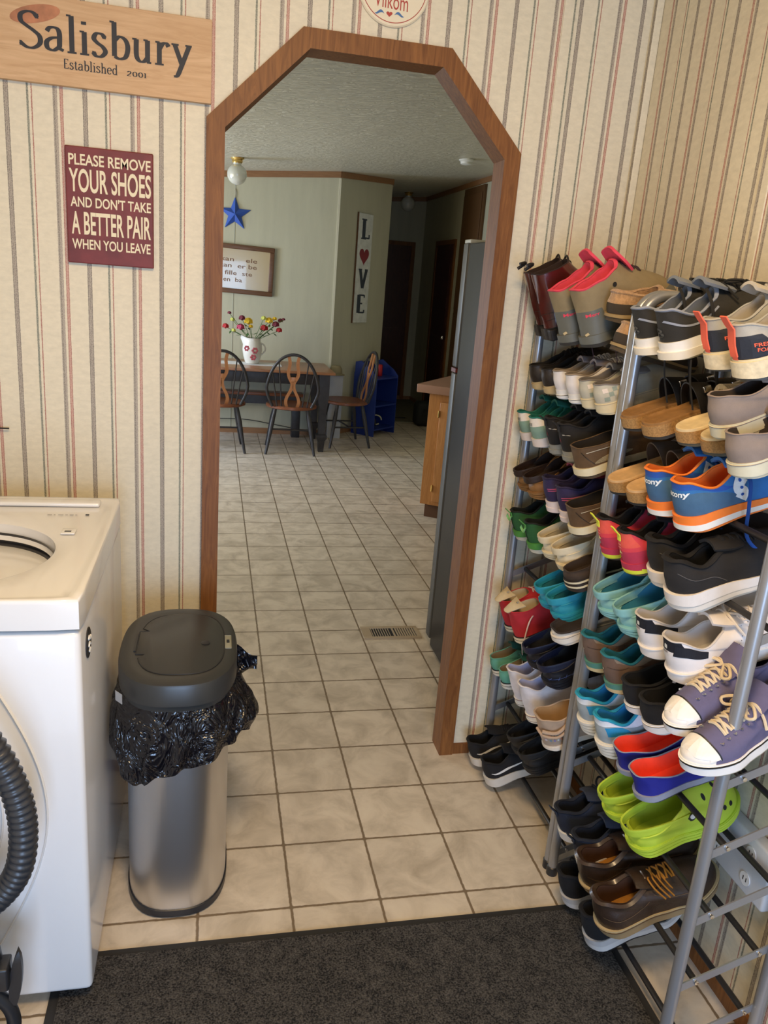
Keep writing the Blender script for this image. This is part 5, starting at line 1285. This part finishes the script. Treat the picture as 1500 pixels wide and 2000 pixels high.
BLK = dict(L=.26, W=.092, heel=.034, toe=.022, spring=.018, sole=[(0, .22, rub('#6d6656'), .99), (.22, .6, rub('#8f8e86'), 1.03), (.6, 1, rub('#8f8e86'), 1.0)], t1=.45, hh=.072, hd=.048, ht=.070, mat=K(bk), lining=bk, tab=(bk, .012, .004, .014), laces=(bk, 5, .0024), tongue=(.022, bk, .05), collar=.006, extra=blk_extra)
place(BLK, 'sneaker', 'black trail shoe with a two-layer grey sole', 'shoe', 2, (-.292, -.378))
brn = mat('olive_brown_suede', hexc('#5a432a'), rough=.85, vary=.12, vscale=50, bump=.2, bscale=500)
def loaf_extra(root, spec, side, surf, decal, bvh):
    st_ = fab('#cfc3a8')
    decal('stitching', band_poly([(.022, .066), (.05, .0655), (.085, .064)], lambda q: .0016), st_, 'side', ID, .0012)
    decal('mesh_panel', poly_curve([(.036, .035), (.055, .044), (.10, .046), (.135, .040), (.12, .034), (.07, .032)]), mat('perforated_mesh', hexc('#8f8062'), rough=.9, vary=.4, vscale=700), 'side', ID, .0012)
    decal('seam', band_poly([(.012, .070), (.022, .052), (.036, .034)], lambda q: .0012), rub('#2c2014'), 'side', ID, .0012)
LOAF = dict(L=.27, W=.096, heel=.028, toe=.022, spring=.012, sole=[(0, .30, rub('#4a3a28', .7), 1.0), (.30, 1, cream_r, 1.035)], t1=.50, hh=.052, hd=.046, ht=.052, ow=.36, opw=.5, mat=K(brn), lining=fab('#1b1410'), rim_m=rub('#5c452c'), extra=loaf_extra, collar=.003)
place(LOAF, 'loafer', 'olive brown deck shoe with mesh side panel', 'shoe', 2, (-.500,), x=.678)
tanb = mat('footbed_tan', hexc('#cfa774'), rough=.85, vary=.1, vscale=60); gst = fab('#55493f', .85)
B3 = sandal(tanb, cork, dk_out, [(.56, .20, .060, .0, gst), (.78, .18, .048, .0, gst)])
place(B3, 'sandal', 'cork sandal with tan footbed and dull brown straps', 'sandal', 2, (-.660, -.745), x=.686)
s_bl = fab('#3f6384', .85); s_rb = fab('#1f4fa3', .75); s_or = rub('#f07f2e', .6); s_mb = fab('#2768a8', .8)
def sau_mat(t, v, s):
    if v > .80 and t < .60: return s_rb
    if t < .40 and v < .66: return s_bl
    if t > .80 and v < .5: return s_bl
    return s_mb
def sau_extra(root, spec, side, surf, decal, bvh):
    W_ = fab('#dfe6ea')
    decal('lettering', text_polys('saucony', .03), W_, 'heel', hx('', .056, .0115, .0, .078), .0016)
    decal('side_logo', band_poly([(.108, .034), (.119, .050), (.111, .064), (.124, .080), (.138, .088)], lambda q: .026-.005*math.sin(PI*q)), W_, 'side', ID, .0016)
    for z in (.048, .062, .076): decal('logo_dot', fan([(.0032*math.cos(a), .0032*math.sin(a)) for a in [2*PI*k/12 for k in range(12)]]), s_rb, 'side', lambda u, v: (.117+u, z+v), .0026)
SAU = dict(L=.29, W=.104, heel=.036, toe=.020, spring=.020, sole=[(0, .16, s_or, .98), (.16, .52, white_r, 1.04), (.52, 1, s_or, 1.03)], t1=.46, hh=.066, hd=.040, ht=.070, mat=sau_mat, lining=fab('#e5772c', .85), rim_m=s_or, laces=(fab('#1c49a0'), 6, .0026, 'bow'), tongue=(.024, s_mb, .055), extra=sau_extra, collar=.005,
   dangle=(fab('#1c4c9c'), [[(.135, -.025, .085), (.125, -.056, .075), (.112, -.060, .03), (.100, -.058, -.03), (.125, -.060, -.08), (.155, -.060, -.14)]], .0034))
place(SAU, 'sneaker', 'blue suede running shoe with orange lining and sole', 'shoe', 2, (-.832, -.930), x=.69)
# --- tier 3
def clog(c, inner=None, sole_n=3, **k):
    m_ = rub(c, .55); i_ = rub(inner or c, .6)
    d = dict(L=.26, W=.100, heel=.030, toe=.022, spring=.016, hbev=.010, sole=ridged(m_, sole_n, k.get('out')), t0=.03, t1=.52, hh=.024, hd=.026, ht=.084, ow=.37, opw=.55, dip=.35, b=.62, mat=K(m_), lining=i_, rim_m=m_, strap=k.get('strapm', m_), rivet=k.get('rivet', m_), collar=.004, bulge=.008, curv=.12)
    d.update({a: b for a, b in k.items() if a in ('L', 'W', 'hh', 'ht', 'sz', 'pz', 'sw', 'extra', 'heel', 'holes')}); return d
place(clog('#8a6236', '#2b1a10', strapm=rub('#2b1a10', .6)), 'clog', 'tan foam clog with dark brown heel strap', 'clog', 3, (-.122, -.200))
pur = fab('#2a2046', .8); pk_l = fab('#c0567e')
def pur_extra(root, spec, side, surf, decal, bvh):
    for k in range(2): decal('pink_line', band_poly([(.004, .074-.005*k), (.03, .0705-.005*k), (.06, .067-.005*k)], lambda q: .0017), pk_l, 'side', ID, .0014)
PUR = dict(L=.25, W=.090, heel=.036, toe=.022, spring=.018, sole=[(0, .10, grey_r, .98), (.10, .5, rub('#e4d4d0'), 1.04), (.5, 1, rub('#e4d4d0'), 1.02)], t1=.45, hh=.064, hd=.044, ht=.068, mat=K(pur), lining=fab('#231a3a'), laces=(fab('#d84a56'), 4, .0022), tongue=(.02, fab('#8a2a3a'), .05), collar=.006, extra=pur_extra)
place(PUR, 'sneaker', 'dark purple running shoe with two pink heel lines', 'shoe', 3, (-.325, -.415))
place(LOAF, 'loafer', 'olive brown deck shoe with mesh side panel', 'shoe', 3, (-.505,), x=.685)
red = fab('#d8404c', .75); rdo = fab('#e0584a', .75); mg = fab('#b8324e', .75); yel = rub('#d9dd3a', .6)
def red_extra(root, spec, side, surf, decal, bvh):
    for k in range(4): decal('heel_bar', band_poly([(-.006, .088-.007*k), (.006, .0885-.007*k)], lambda q: .0016, 3), fab('#f0a090'), 'heel', ID, .0014)
    decal('heel_triangle', fan([(-.006, .054), (.006, .052), (.0, .062)]), fab('#f0d890'), 'heel', ID, .0014)
    decal('side_panel', poly_curve([(.020, .066), (.024, .088), (.052, .084), (.056, .066), (.036, .060)]), rdo, 'side', ID, .0010)
    b = MB(); n_ = 34; vs = []
    ring_ = loop_pts(0, 1, lambda t, s: wfun(t)*spec['W']/2*1.035, .10, lambda t, s: 0, spec['L'], spec['W'], side)
    hi = []; lo = []
    for q, (p, t, s, sg_) in enumerate(ring_):
        lf = .018*max(0, (t-.62)/.38)**2
        hi.append((p.x-.001, p.y, .014+lf+.0045*math.sin(q*1.9))); lo.append((p.x-.001, p.y, .006+lf))
    b.loft([lo, hi], yel); b.build('wavy_band', root)
RED = dict(L=.255, W=.092, heel=.030, toe=.022, spring=.018, sole=[(0, .28, rub('#4a3d30', .8), 1.0), (.28, .48, yel, 1.02), (.48, 1, mg, 1.02)], t1=.45, hh=.072, hd=.040, ht=.070, mat=lambda t, v, s: rdo if (t < .12 and v > .4) else (mg if (v < .28 or t > .5) else red), lining=fab('#120f12'), tab=(yel, .011, .004, .018), laces=(yel, 4, .0022), tongue=(.024, fab('#1a1416'), .05), collar=.006, extra=red_extra)
place(RED, 'sneaker', 'coral red trail shoe with wavy yellow sole edge', 'shoe', 3, (-.672, -.770), x=.688)
skb = fab('#201e1e', .9)
def sk_extra(root, spec, side, surf, decal, bvh):
    decal('sole_groove', band_poly([(.02, .0), (.06, .0), (.10, .004)], lambda q: .001), grey_r, 'side', ID)
    decal('seam', band_poly([(.012, .088), (.035, .070), (.075, .062), (.10, .044)], lambda q: .0012), fab('#5a5654'), 'side', ID, .0012)
SK = dict(L=.285, W=.112, heel=.044, toe=.026, spring=.022, sole=[(0, .16, rub('#c9c2b4'), .94), (.16, .38, rub('#dcd5ca'), 1.02), (.38, .44, rub('#bfb8ac'), 1.02), (.44, 1, rub('#e6ded6'), 1.04)], t1=.44, hh=.064, hd=.036, ht=.066, mat=K(skb), lining=fab('#0e0c0c'), laces=(skb, 5, .0024), tongue=(.02, skb, .06), collar=.010, ow=.27, extra=sk_extra)
place(SK, 'sneaker', 'chunky black knit sneaker with thick white wedge sole', 'shoe', 3, (-.865, -.962), x=.685, dx=(.018, 0))
# --- tier 4
gr = fab('#23562c', .8); grb = rub('#4b8a3a', .6); gk = fab('#10140f')
def green_extra(root, spec, side, surf, decal, bvh):
    b = MB()
    for k in range(3): b.tube([(-.004-.002*k, .014*math.cos(a), .086+.012*math.sin(a)-.002*k) for a in [PI+PI*i/10 for i in range(11)]], .0013, fab('#8ac27a'), 6)
    b.build('striped_pull_loop', root)
    decal('dark_stripe', ([(a, c) for a in (-.5, .5) for c in [i/5 for i in range(6)]], [(j, 6+j, 7+j, 1+j) for j in range(5)]), gk, 'heel', lambda u, v: (u*.016+.006, .036+v*.050), .0014)
GREEN = dict(L=.245, W=.088, heel=.034, toe=.020, spring=.018, sole=[(0, .42, rub('#cfc6b0'), 1.0), (.42, 1, grb, 1.035)], t1=.45, hh=.060, hd=.040, ht=.064, mat=K(gr), lining=gk, rim_m=gk, tab=(grb, .013, .002, .014), laces=(gk, 4, .0022), tongue=(.02, gk, .048), collar=.005, extra=green_extra)
place(GREEN, 'sneaker', 'green running shoe with striped heel loop', 'shoe', 4, (-.128, -.240))
place(clog('#d9c9a6', '#b3a78f', rivet=rub('#3a3a38')), 'clog', 'off-white foam clog under the olive deck shoe', 'clog', 4, (-.350, -.442), dz=.018)
dsb = fab('#3a2c20', .8)
STR = dict(L=.24, W=.092, heel=.034, toe=.030, spring=.010, sole=[(0, .34, rub('#2e241c'), 1.0), (.34, .5, cream_r, 1.02), (.5, .74, rub('#2e241c'), 1.01), (.74, .9, cream_r, 1.02), (.9, 1, rub('#2e241c'), 1.0)], t0=.02, t1=.40, hh=.022, hd=.022, ht=.034, ow=.30, mat=K(dsb), lining=dsb, collar=.003)
place(STR, 'slip_on_shoe', 'dark brown moccasin with two cream sole stripes', 'shoe', 4, (-.513,), x=.69)
def croc_logo(root, spec, side, surf, decal, bvh):
    pass
place(clog('#88bdbb', '#2f7fa0', rivet=rub('#4a6a70')), 'clog', 'pale turquoise foam clog with darker blue inside', 'clog', 4, (-.690, -.785), x=.70)
stw = mat('white_leather', hexc('#e6dfdb'), rough=.45, vary=.03, bump=.1, bscale=300); stn = mat('navy_suede', hexc('#10131f'), rough=.8)
def stan_extra(root, spec, side, surf, decal, bvh):
    lf = fab('#d9d8d0')
    decal('heel_tab_tail', band_poly([(.008, .079), (.028, .073), (.048, .062), (.066, .055)], lambda q: .024-.012*q, 6), stn, 'side', ID, .0010)
    for a in (-.5, 0, .5):
        decal('heel_emblem', fan([(math.sin(a)*.006+.0028*math.cos(k*PI/6)*(.6 if a else .8), .080+math.cos(a)*.004+.0046*math.sin(k*PI/6)) for k in range(12)]), lf, 'heel', ID, .0012)
    for k in range(2): decal('heel_emblem', band_poly([(-.007, .0745-.0022*k), (.007, .0745-.0022*k)], lambda q: .001, 3), stn, 'heel', ID, .0018)
    decal('lettering', text_polys('Smith', .01), lf, 'heel', hx('', .018, .006, 0, .068), .0012)
    for r_ in range(3):
        for k in range(7):
            decal('perforation', fan([(.0009*math.cos(a), .0009*math.sin(a)) for a in [2*PI*q/8 for q in range(8)]]), fab('#4a4846'), 'side', lambda u, v: (.122+.016*r_+.0048*k+u, .040+.0066*k+v), .0008)
STAN = dict(L=.285, W=.104, heel=.032, toe=.026, spring=.010, sole=[(0, .14, rub('#cfc8bd'), .985), (.14, .84, rub('#e8e1da'), 1.015), (.84, .92, rub('#f2ece4'), 1.03), (.92, 1, rub('#e8e1da'), .99)], t1=.44, hh=.066, hd=.036, ht=.066, ow=.32, mat=lambda t, v, s: stn if (t < .115 and .56 < v < .97) else stw, lining=mat('white_leather_lining', hexc('#c9c2bc'), rough=.7), insole=fab('#b9b2a8'), tongue=(.026, stw, .058), laces=(fab('#dcd2c6'), 6, .0028, 'bow'), collar=.0035, extra=stan_extra,
   dangle=(fab('#d5d8e6'), [[(.05, -.035, .004), (.045, -.050, -.01), (.030, -.050, -.05)], [(.052, -.035, .004), (.052, -.052, -.01), (.053, -.054, -.075)]], .0034))
place(STAN, 'sneaker', 'white leather tennis shoe with navy heel tab', 'shoe', 4, (-.882, -.988), x=.695)
# --- tier 5
place(clog('#2a93a8', '#1f6f80'), 'clog', 'bright cyan-blue foam clog', 'clog', 5, (-.372, -.452), dz=.033)
FLAT = dict(L=.24, W=.092, heel=.026, toe=.022, spring=.012, sole=[(0, .3, rub('#cfc3b2'), .98), (.3, .85, rub('#dfd5c6'), 1.03), (.85, .93, rub('#8a8078'), 1.03), (.93, 1, rub('#dfd5c6'), 1.02)], t0=.02, t1=.60, hh=.012, hd=.012, ht=.020, ow=.42, opw=.5, mat=K(rub('#d8cdbd')), lining=fab('#2c211c'), collar=.005)
place(FLAT, 'slip_on_shoe', 'flat white-edged shoe with dark brown insole', 'shoe', 5, (-.515,), x=.675, dz=.010)
mrb = fab('#6a5446', .9); mrt = fab('#1f6f7c', .85)
def mer_extra(root, spec, side, surf, decal, bvh):
    decal('small_logo', fan([(.003*math.cos(a), .003*math.sin(a)+.066) for a in [2*PI*k/10 for k in range(10)]]), M_chrome, 'heel', ID, .0012)
    decal('seam', band_poly([(.004, .074), (.03, .066), (.07, .064)], lambda q: .0012), fab('#4a382e'), 'side', ID, .0010)
MER = dict(L=.255, W=.092, heel=.030, toe=.022, spring=.016, sole=[(0, .16, gum, .99), (.16, .52, rub('#cdb98a'), 1.03), (.52, 1, rub('#4f8578', .7), 1.03)], t1=.45, hh=.068, hd=.034, ht=.060, mat=lambda t, v, s: fab('#8a7a68', .9) if (v > .82 and t > .12) else mrb, lining=mrt, laces=(mrt, 4, .0024), tongue=(.024, mrt, .05), collar=.006, extra=mer_extra)
place(MER, 'sneaker', 'brown suede walking shoe with teal lining', 'shoe', 5, (-.664, -.765))
bc = fab('#151416', .9)
BSL = dict(L=.26, W=.090, heel=.026, toe=.022, spring=.008, sole=flat_sole(rub('#dedad6'), rub('#c2bdb8'), blk_r, .80, .86), t1=.48, hh=.050, hd=.036, ht=.050, ow=.34, mat=K(bc), lining=bc, insole=fab('#75695e'), collar=.006)
place(BSL, 'slip_on_shoe', 'black canvas slip-on shoe with white sole edge', 'shoe', 5, (-.855, -.930), x=.70)
pgr = fab('#625d7c', .85); conw = rub('#eee8e2', .55); ctoe = rub('#efe8de', .4)
def conv_extra(root, spec, side, surf, decal, bvh):
    L_, W_ = spec['L'], spec['W']; cc = lambda t: side*.10*(1.2*t*t-.35*t)*W_
    def capf(u, v):
        ph = (u*2-1)*PI/2; to = .83+.146*math.cos(ph)**.9; yo = math.copysign(wfun(to, 2.6)*W_/2*.93, ph) if abs(ph) > .02 else 0
        yo = wfun(.83, 2.6)*W_/2*.95*math.sin(ph) if False else yo
        yi = wfun(.83, 2.6)*W_/2*.95*(u*2-1); xi = .83+.018*math.cos(ph)
        return lerp(to, xi, v)*L_, lerp(yo, yi, v)+cc(lerp(to, .83, v))
    nu, nv = 28, 8
    g_ = ([(i/nu, j/nv) for i in range(nu+1) for j in range(nv+1)], [(i*(nv+1)+j, (i+1)*(nv+1)+j, (i+1)*(nv+1)+j+1, i*(nv+1)+j+1) for i in range(nu) for j in range(nv)])
    decal('toe_cap', g_, ctoe, 'top', capf, .0014)
    decal('cap_line', ([(i/nu, j) for i in range(nu+1) for j in (0, 1)], [(2*i, 2*i+1, 2*i+3, 2*i+2) for i in range(nu)]), blk_r, 'top', lambda u, v: (capf(u, 1)[0]-.0026*v, capf(u, 1)[1]), .0017)
    for i in range(6):
        x_ = spec['L']*(.50+.055*i)
        for sgn in (-1, 1):
            p = surf(x_, sgn*.024, .001)
            if p:
                b = MB(); b.lathe([(.0016, 0), (.0036, .0008), (.0036, .0)], tuple(p), M_chrome, 12); b.build('eyelet', root)
CONV = dict(L=.275, W=.092, heel=.030, toe=.028, spring=.012, blunt=2.6, sole=[(0, .12, rub('#b5a98f'), .985), (.12, .74, conw, 1.015), (.74, .90, blk_r, 1.024), (.90, 1, conw, 1.005)], t1=.42, hh=.052, hd=.040, ht=.058, ow=.32, b=.60, atoe=.48, mat=K(pgr), matx=lambda xf, v, t: ctoe if (xf > .87 and v < .30) else pgr, lining=fab('#4c475c'), tongue=(.030, pgr, .058), laces=(fab('#d9c7a8'), 6, .0030, 'bow'), collar=.0035, extra=conv_extra)
def place_out(spec, name, desc, cat, tier, items):
    """toes pointing out of the rack: x is the toe tip"""
    for i, (xt, y, z, yaw, pit, roll) in enumerate(items):
        d = Vector((math.cos(pit)*math.cos(yaw+PI), math.cos(pit)*math.sin(yaw+PI), math.sin(pit)))
        org = Vector((xt, y, z))-d*spec['L']
        lab = '%s, %s tier, %s of its pair' % (desc, NTH[tier], 'left' if i == 0 else 'right'); assert len(lab.replace('-', ' ').split()) <= 16, lab
        shoe(spec, 1 if i == 0 else -1, name, org, pit, yaw+PI, roll, lab, cat, 'pair of '+desc)
place_out(CONV, 'sneaker', 'grey purple canvas sneaker with cream toe cap', 'shoe', 5, [(.655, -1.060, .735, .16, -.36, .0), (.655, -1.145, .700, .20, -.34, .0)])
# --- tier 6
rdc = fab('#b8262e', .8); crm = fab('#cdb891', .85)
def redhi_extra(root, spec, side, surf, decal, bvh):
    b = MB(); gr_ = []
    for i in range(6):
        q = i/5; gr_.append([(-.008+.052*q+.004*k*k, k*.030*(.5+.7*q), .114+.012*q+.012*(1-abs(k))*math.sin(PI*q)) for k in (-1, -.5, 0, .5, 1)])
    b.slab(gr_, .003, crm); b.build('folded_flap', root, angle=80)
    for p_ in ((.022, .008, .124), (.034, -.010, .128)):
        b = MB(); b.lathe([(.0018, .0035), (.0040, .0045), (.0040, .003)], p_, M_chrome, 12); b.build('eyelet', root)
    b = MB(); b.tube(catmull([(.075, -.020, .085), (.045, -.045, .080), (.020, -.052, .045), (.015, -.050, .028), (.035, -.050, .024)], 6), .0022, fab('#d9c0b4'), 6); b.build('lace_loop', root)
REDHI = dict(L=.25, W=.084, heel=.026, toe=.024, spring=.010, sole=[(0, .12, gum, .985), (.12, .52, rub('#ddd0b4'), 1.015), (.52, .60, blk_r, 1.02), (.60, .90, rub('#ddd0b4'), 1.01), (.90, 1, blk_r, 1.0)], t0=.01, t1=.40, hh=.090, hd=.080, ht=.084, ow=.38, opw=.55, b=.5, c=.25, mat=K(rdc), lining=crm, rim_m=rdc, laces=(fab('#d9c0b4'), 4, .0024), collar=.003, extra=redhi_extra,
   dangle=(fab('#d8c8c0'), [[(.03, -.04, .0), (.02, -.045, -.05), (.008, -.045, -.10)], [(.04, -.04, .0), (.04, -.047, -.05), (.045, -.048, -.115)]], .0028))
place(REDHI, 'sneaker', 'red canvas high top folded down, cream lining', 'shoe', 6, (-.142, -.222), dz=.012)
def blue_plaid(root, spec, side, surf, decal, bvh):
    m_ = fab('#5b6fae')
    for k in range(4): decal('pale_line', band_poly([(.004+.02*k, .026), (.012+.02*k, .040)], lambda q: .0008, 3), m_, 'side', ID, .0010)
    decal('pale_line', band_poly([(.004, .034), (.05, .034), (.10, .034)], lambda q: .0008), m_, 'side', ID, .0010)
NAVYC = clog('#10111c', '#0c0c12', extra=blue_plaid, strapm=rub('#151a33', .5), rivet=rub('#2a2c38'))
place(NAVYC, 'clog', 'black and navy patterned foam clog', 'clog', 6, (-.375, -.480), dz=.014, x=.688)
lb = fab('#1c86b8', .75); sg = fab('#9aa3a6', .7); lw_ = fab('#dfe2e6', .7)
def blue_mat(t, v, s):
    if v > .74: return lw_
    if .05 < t < .25 and .18 < v < .62: return lb
    return sg if t < .62 else lw_
BLUE = dict(L=.265, W=.098, heel=.046, toe=.026, spring=.020, sole=ridged(rub('#e2dacb'), 4, rub('#b5a68a')), t1=.45, hh=.062, hd=.032, ht=.064, mat=blue_mat, lining=fab('#1f7fb4', .8), rim_m=fab('#1f96b8', .8), tongue=(.030, lb, .055), laces=(fab('#b4b8bc'), 5, .0024), collar=.007)
place(BLUE, 'sneaker', 'white, grey and blue running shoe with ribbed sole', 'shoe', 6, (-.690, -.785))
cob = fab('#1b1f86', .75); neon = fab('#ff4a30', .75); slv = fab('#8d8f9a', .6)
def nbs_extra(root, spec, side, surf, decal, bvh):
    L_ = spec['L']
    decal('logo', band_poly([(.150, .028), (.156, .048), (.161, .049)], lambda q: .007, 3), fab('#c9ccd6'), 'side', ID, .0014)
    decal('logo', band_poly([(.158, .047), (.166, .030), (.169, .029)], lambda q: .007, 3), neon, 'side', ID, .0016)
    decal('logo', band_poly([(.166, .029), (.172, .049)], lambda q: .006, 3), neon, 'side', ID, .0014)
    b = MB(); b.box((.150, -.050, .056), (.172, -.0485, .078), neon); b.build('side_tag', root)
NBS = dict(L=.255, W=.088, heel=.018, toe=.016, spring=.012, sole=[(0, .2, rub('#3c3c46'), .99), (.2, 1, rub('#9094a4'), 1.03)], t0=.005, t1=.68, hh=.052, hd=.030, ht=.038, ow=.38, opw=.55, dip=.5, mat=K(cob), lining=neon, rim_m=slv, collar=.0028, extra=nbs_extra)
place(NBS, 'slip_on_shoe', 'cobalt blue slipper shoe with neon orange lining', 'shoe', 6, (-.868, -.952), dz=.010, dx=(0, -.006))
# --- tier 7
mint = fab('#5fa08a', .85)
MINT = dict(L=.225, W=.076, heel=.026, toe=.022, spring=.008, sole=[(0, .12, gum, .985), (.12, .50, rub('#ded8ca'), 1.015), (.50, .58, blk_r, 1.02), (.58, .9, rub('#ded8ca'), 1.01), (.9, 1, blk_r, 1.0)], t1=.46, hh=.040, hd=.034, ht=.044, mat=K(mint), lining=fab('#8a7a5c'), insole=fab('#a58a5c'), rim_m=mint, tongue=(.022, fab('#1d5a52'), .045), laces=(fab('#c9d0cc'), 4, .0022), collar=.003)
place(MINT, 'sneaker', 'small mint green canvas sneaker', 'shoe', 7, (-.098, -.182), x=.695)
wcv = fab('#d9d2d2', .85)
WC = dict(L=.25, W=.086, heel=.030, toe=.026, spring=.008, sole=[(0, .12, rub('#c9c0b0'), .985), (.12, .30, rub('#e4ddd0'), 1.015), (.30, .36, blk_r, 1.02), (.36, .88, rub('#e4ddd0'), 1.01), (.88, .96, rub('#7a2030'), 1.015), (.96, 1, rub('#e4ddd0'), 1.0)], t0=.01, t1=.40, hh=.100, hd=.074, ht=.090, ow=.34, b=.42, c=.3, mat=K(wcv), lining=fab('#aeb0cf', .85), insole=fab('#b89c74'), rim_m=wcv, tongue=(.014, wcv, .05), laces=(fab('#6a6468'), 5, .0022), collar=.004)
place(WC, 'sneaker', 'tall white canvas sneaker with dark red sole line', 'shoe', 7, (-.288, -.378))
bei = fab('#b79c82', .9)
def bei_extra(root, spec, side, surf, decal, bvh):
    cs = [fab('#d8c4c0'), fab('#8f7fa8'), fab('#d98a6a'), fab('#7f9aa0'), fab('#e6dccb')]
    for i in range(7):
        for j in range(4):
            if random.random() < .75: decal('printed_patch', fan([(.0028*math.cos(a), .0036*math.sin(a)) for a in [2*PI*q/6+.4*i for q in range(6)]]), cs[(i*3+j*2) % 5], 'side', lambda u, v: (.008+.009*i+u, .034+.008*j+v), .0012)
    decal('lettering', text_polys('D', .03), fab('#5a5068'), 'side', lambda u, v: (.020+u*.010, .046+v*.012), .0018)
    b = MB(); b.tube(catmull([(.0, -.03, .075), (.03, -.046, .066), (.06, -.04, .070), (.09, -.03, .085)], 6), .005, bei, 8); b.tube(catmull([(-.004, .0, .070), (.0, -.03, .062), (.03, -.048, .054), (.06, -.046, .060)], 6), .004, bei, 8); b.build('slouch_fold', root)
BEI = dict(L=.245, W=.090, heel=.016, toe=.014, spring=.010, sole=flat_sole(rub('#dfd3c2')), t0=.01, t1=.46, hh=.090, hd=.074, ht=.086, ow=.40, opw=.5, b=.4, c=.3, mat=K(bei), lining=fab('#b08a5c'), rim_m=bei, collar=.004, extra=bei_extra, bulge=.009)
place(BEI, 'bootie', 'slouchy beige cloth bootie with printed heel', 'shoe', 7, (-.505,), x=.695)
def badge(root, spec, side, surf, decal, bvh):
    L_ = spec['L']; xp = .50*L_
    m_ = fab('#d9d9d9')
    b = MB(); yb = -wfun(.48)*spec['W']/2*.97*1.06-.0040; z0 = spec['heel']+.042
    b.lathe([(.001, -.0012), (.0060, -.0010), (.0062, 0.0)], (xp, yb, z0), m_, 16, 'y'); b.build('badge', root)
GRN = clog('#b2c93a', '#9cb22c', L=.262, W=.106, rivet=rub('#2a2c26'), extra=badge, out=rub('#a8bf34'))
place(GRN, 'clog', 'lime green foam clog', 'clog', 7, (-.835, -.945), x=.712, dz=.022)
# --- tier 8
nvy = fab('#1b2233', .85)
NAVY = dict(L=.25, W=.090, heel=.032, toe=.022, spring=.018, sole=[(0, .14, rub('#b8b2a6'), .97), (.14, 1, rub('#d8d4cc'), 1.03)], t1=.45, hh=.064, hd=.046, ht=.070, mat=K(nvy), lining=fab('#0f131f'), tab=(nvy, .014, .004, .016), laces=(fab('#10141e'), 5, .0028, 'bow'), tongue=(.026, fab('#2a3040'), .055), collar=.008)
place(NAVY, 'sneaker', 'navy blue knit sneaker with white sole', 'shoe', 8, (-.668, -.770))
brl = mat('dark_brown_oiled_leather', hexc('#33241a'), rough=.42, vary=.22, vscale=25, bump=.3, bscale=140, coat=.1)
def brl_extra(root, spec, side, surf, decal, bvh):
    m_ = fab('#6b5136')
    decal('stitching', band_poly([(.010, .060), (.04, .048), (.085, .050), (.115, .066)], lambda q: .0012), m_, 'side', ID, .0010)
    decal('stitching', band_poly([(.13, .074), (.16, .060), (.20, .052), (.235, .044)], lambda q: .0012), m_, 'side', ID, .0010)
    lc = fab('#a8701f', .8); b = MB()
    for k in range(7):
        a = random.uniform(-.8, .8); p = Vector((.135+.012*k, -.010+.004*k, .098-.006*k))
        b.tube(catmull([tuple(p), tuple(p+Vector((-.006, -.014, .010))), tuple(p+Vector((.004+.010*a, -.030, -.004))), tuple(p+Vector((.012, -.040+.008*a, -.026)))], 5), .0020, lc, 6)
    b.build('lace_ends', root)
BRN = dict(L=.30, W=.114, heel=.026, toe=.022, spring=.012, sole=[(0, .72, rub('#8a7350', .75), 1.0), (.72, .86, rub('#5c4228', .7), 1.035), (.86, 1, rub('#b09a70', .75), 1.03)], t1=.44, hh=.066, hd=.046, ht=.070, ow=.31, mat=K(brl), lining=mat('brown_leather_lining', hexc('#4a2f1f'), rough=.6, vary=.2), insole=mat('ochre_insole', hexc('#a06a20'), rough=.85, vary=.2, vscale=50), rim_m=mat('padded_collar_leather', hexc('#3b2a20'), rough=.35, coat=.2), tongue=(.012, brl, .058), laces=(fab('#a8701f', .8), 4, .0024), collar=.010, extra=brl_extra)
place(BRN, 'moccasin', 'large dark brown leather shoe with ochre laces', 'shoe', 8, (-.835, -.948), x=.670, dx=(.012, -.004))
# --- tier 9 (bottom)
blks = fab('#161517', .9)
def swoosh(root, spec, side, surf, decal, bvh):
    decal('side_logo', band_poly([(.018, .054), (.035, .050), (.075, .052), (.115, .056), (.150, .062)], lambda q: .0015+.006*math.sin(PI*min(1, q*1.1))**1.2), fab('#dfdbd4'), 'side', ID, .0012)
NIKE = dict(L=.235, W=.094, heel=.034, toe=.024, spring=.016, sole=[(0, .12, rub('#b8b0a2'), .97), (.12, 1, rub('#cfc7ba'), 1.04)], t1=.44, hh=.056, hd=.038, ht=.062, mat=K(blks), lining=fab('#0d0c0d'), laces=(blks, 4, .0024), tongue=(.018, blks, .05), collar=.006, extra=swoosh)
place(NIKE, 'sneaker', 'black sneaker with thin white side curve', 'shoe', 9, (-.100, -.215), x=.660, dx=(0, .010), dz=.012)
bks = rub('#161617', .7)
place(clog('#19191a', '#111112', L=.235, W=.09), 'clog', 'plain black foam clog', 'clog', 8, (-.300, -.390), x=.712)
bw = fab('#131214', .95)
BW = dict(L=.26, W=.098, heel=.038, toe=.024, spring=.018, sole=[(0, .16, blk_r, .99), (.16, .56, rub('#c9c5c0'), 1.03), (.56, 1, rub('#b5b1ad'), 1.03)], t1=.45, hh=.066, hd=.046, ht=.070, mat=K(bw), lining=bw, laces=(bw, 5, .0024), tongue=(.02, bw, .05), collar=.007)
place(BW, 'sneaker', 'black sneaker with layered white and grey sole', 'shoe', 9, (-.735, -.865), dz=.012)
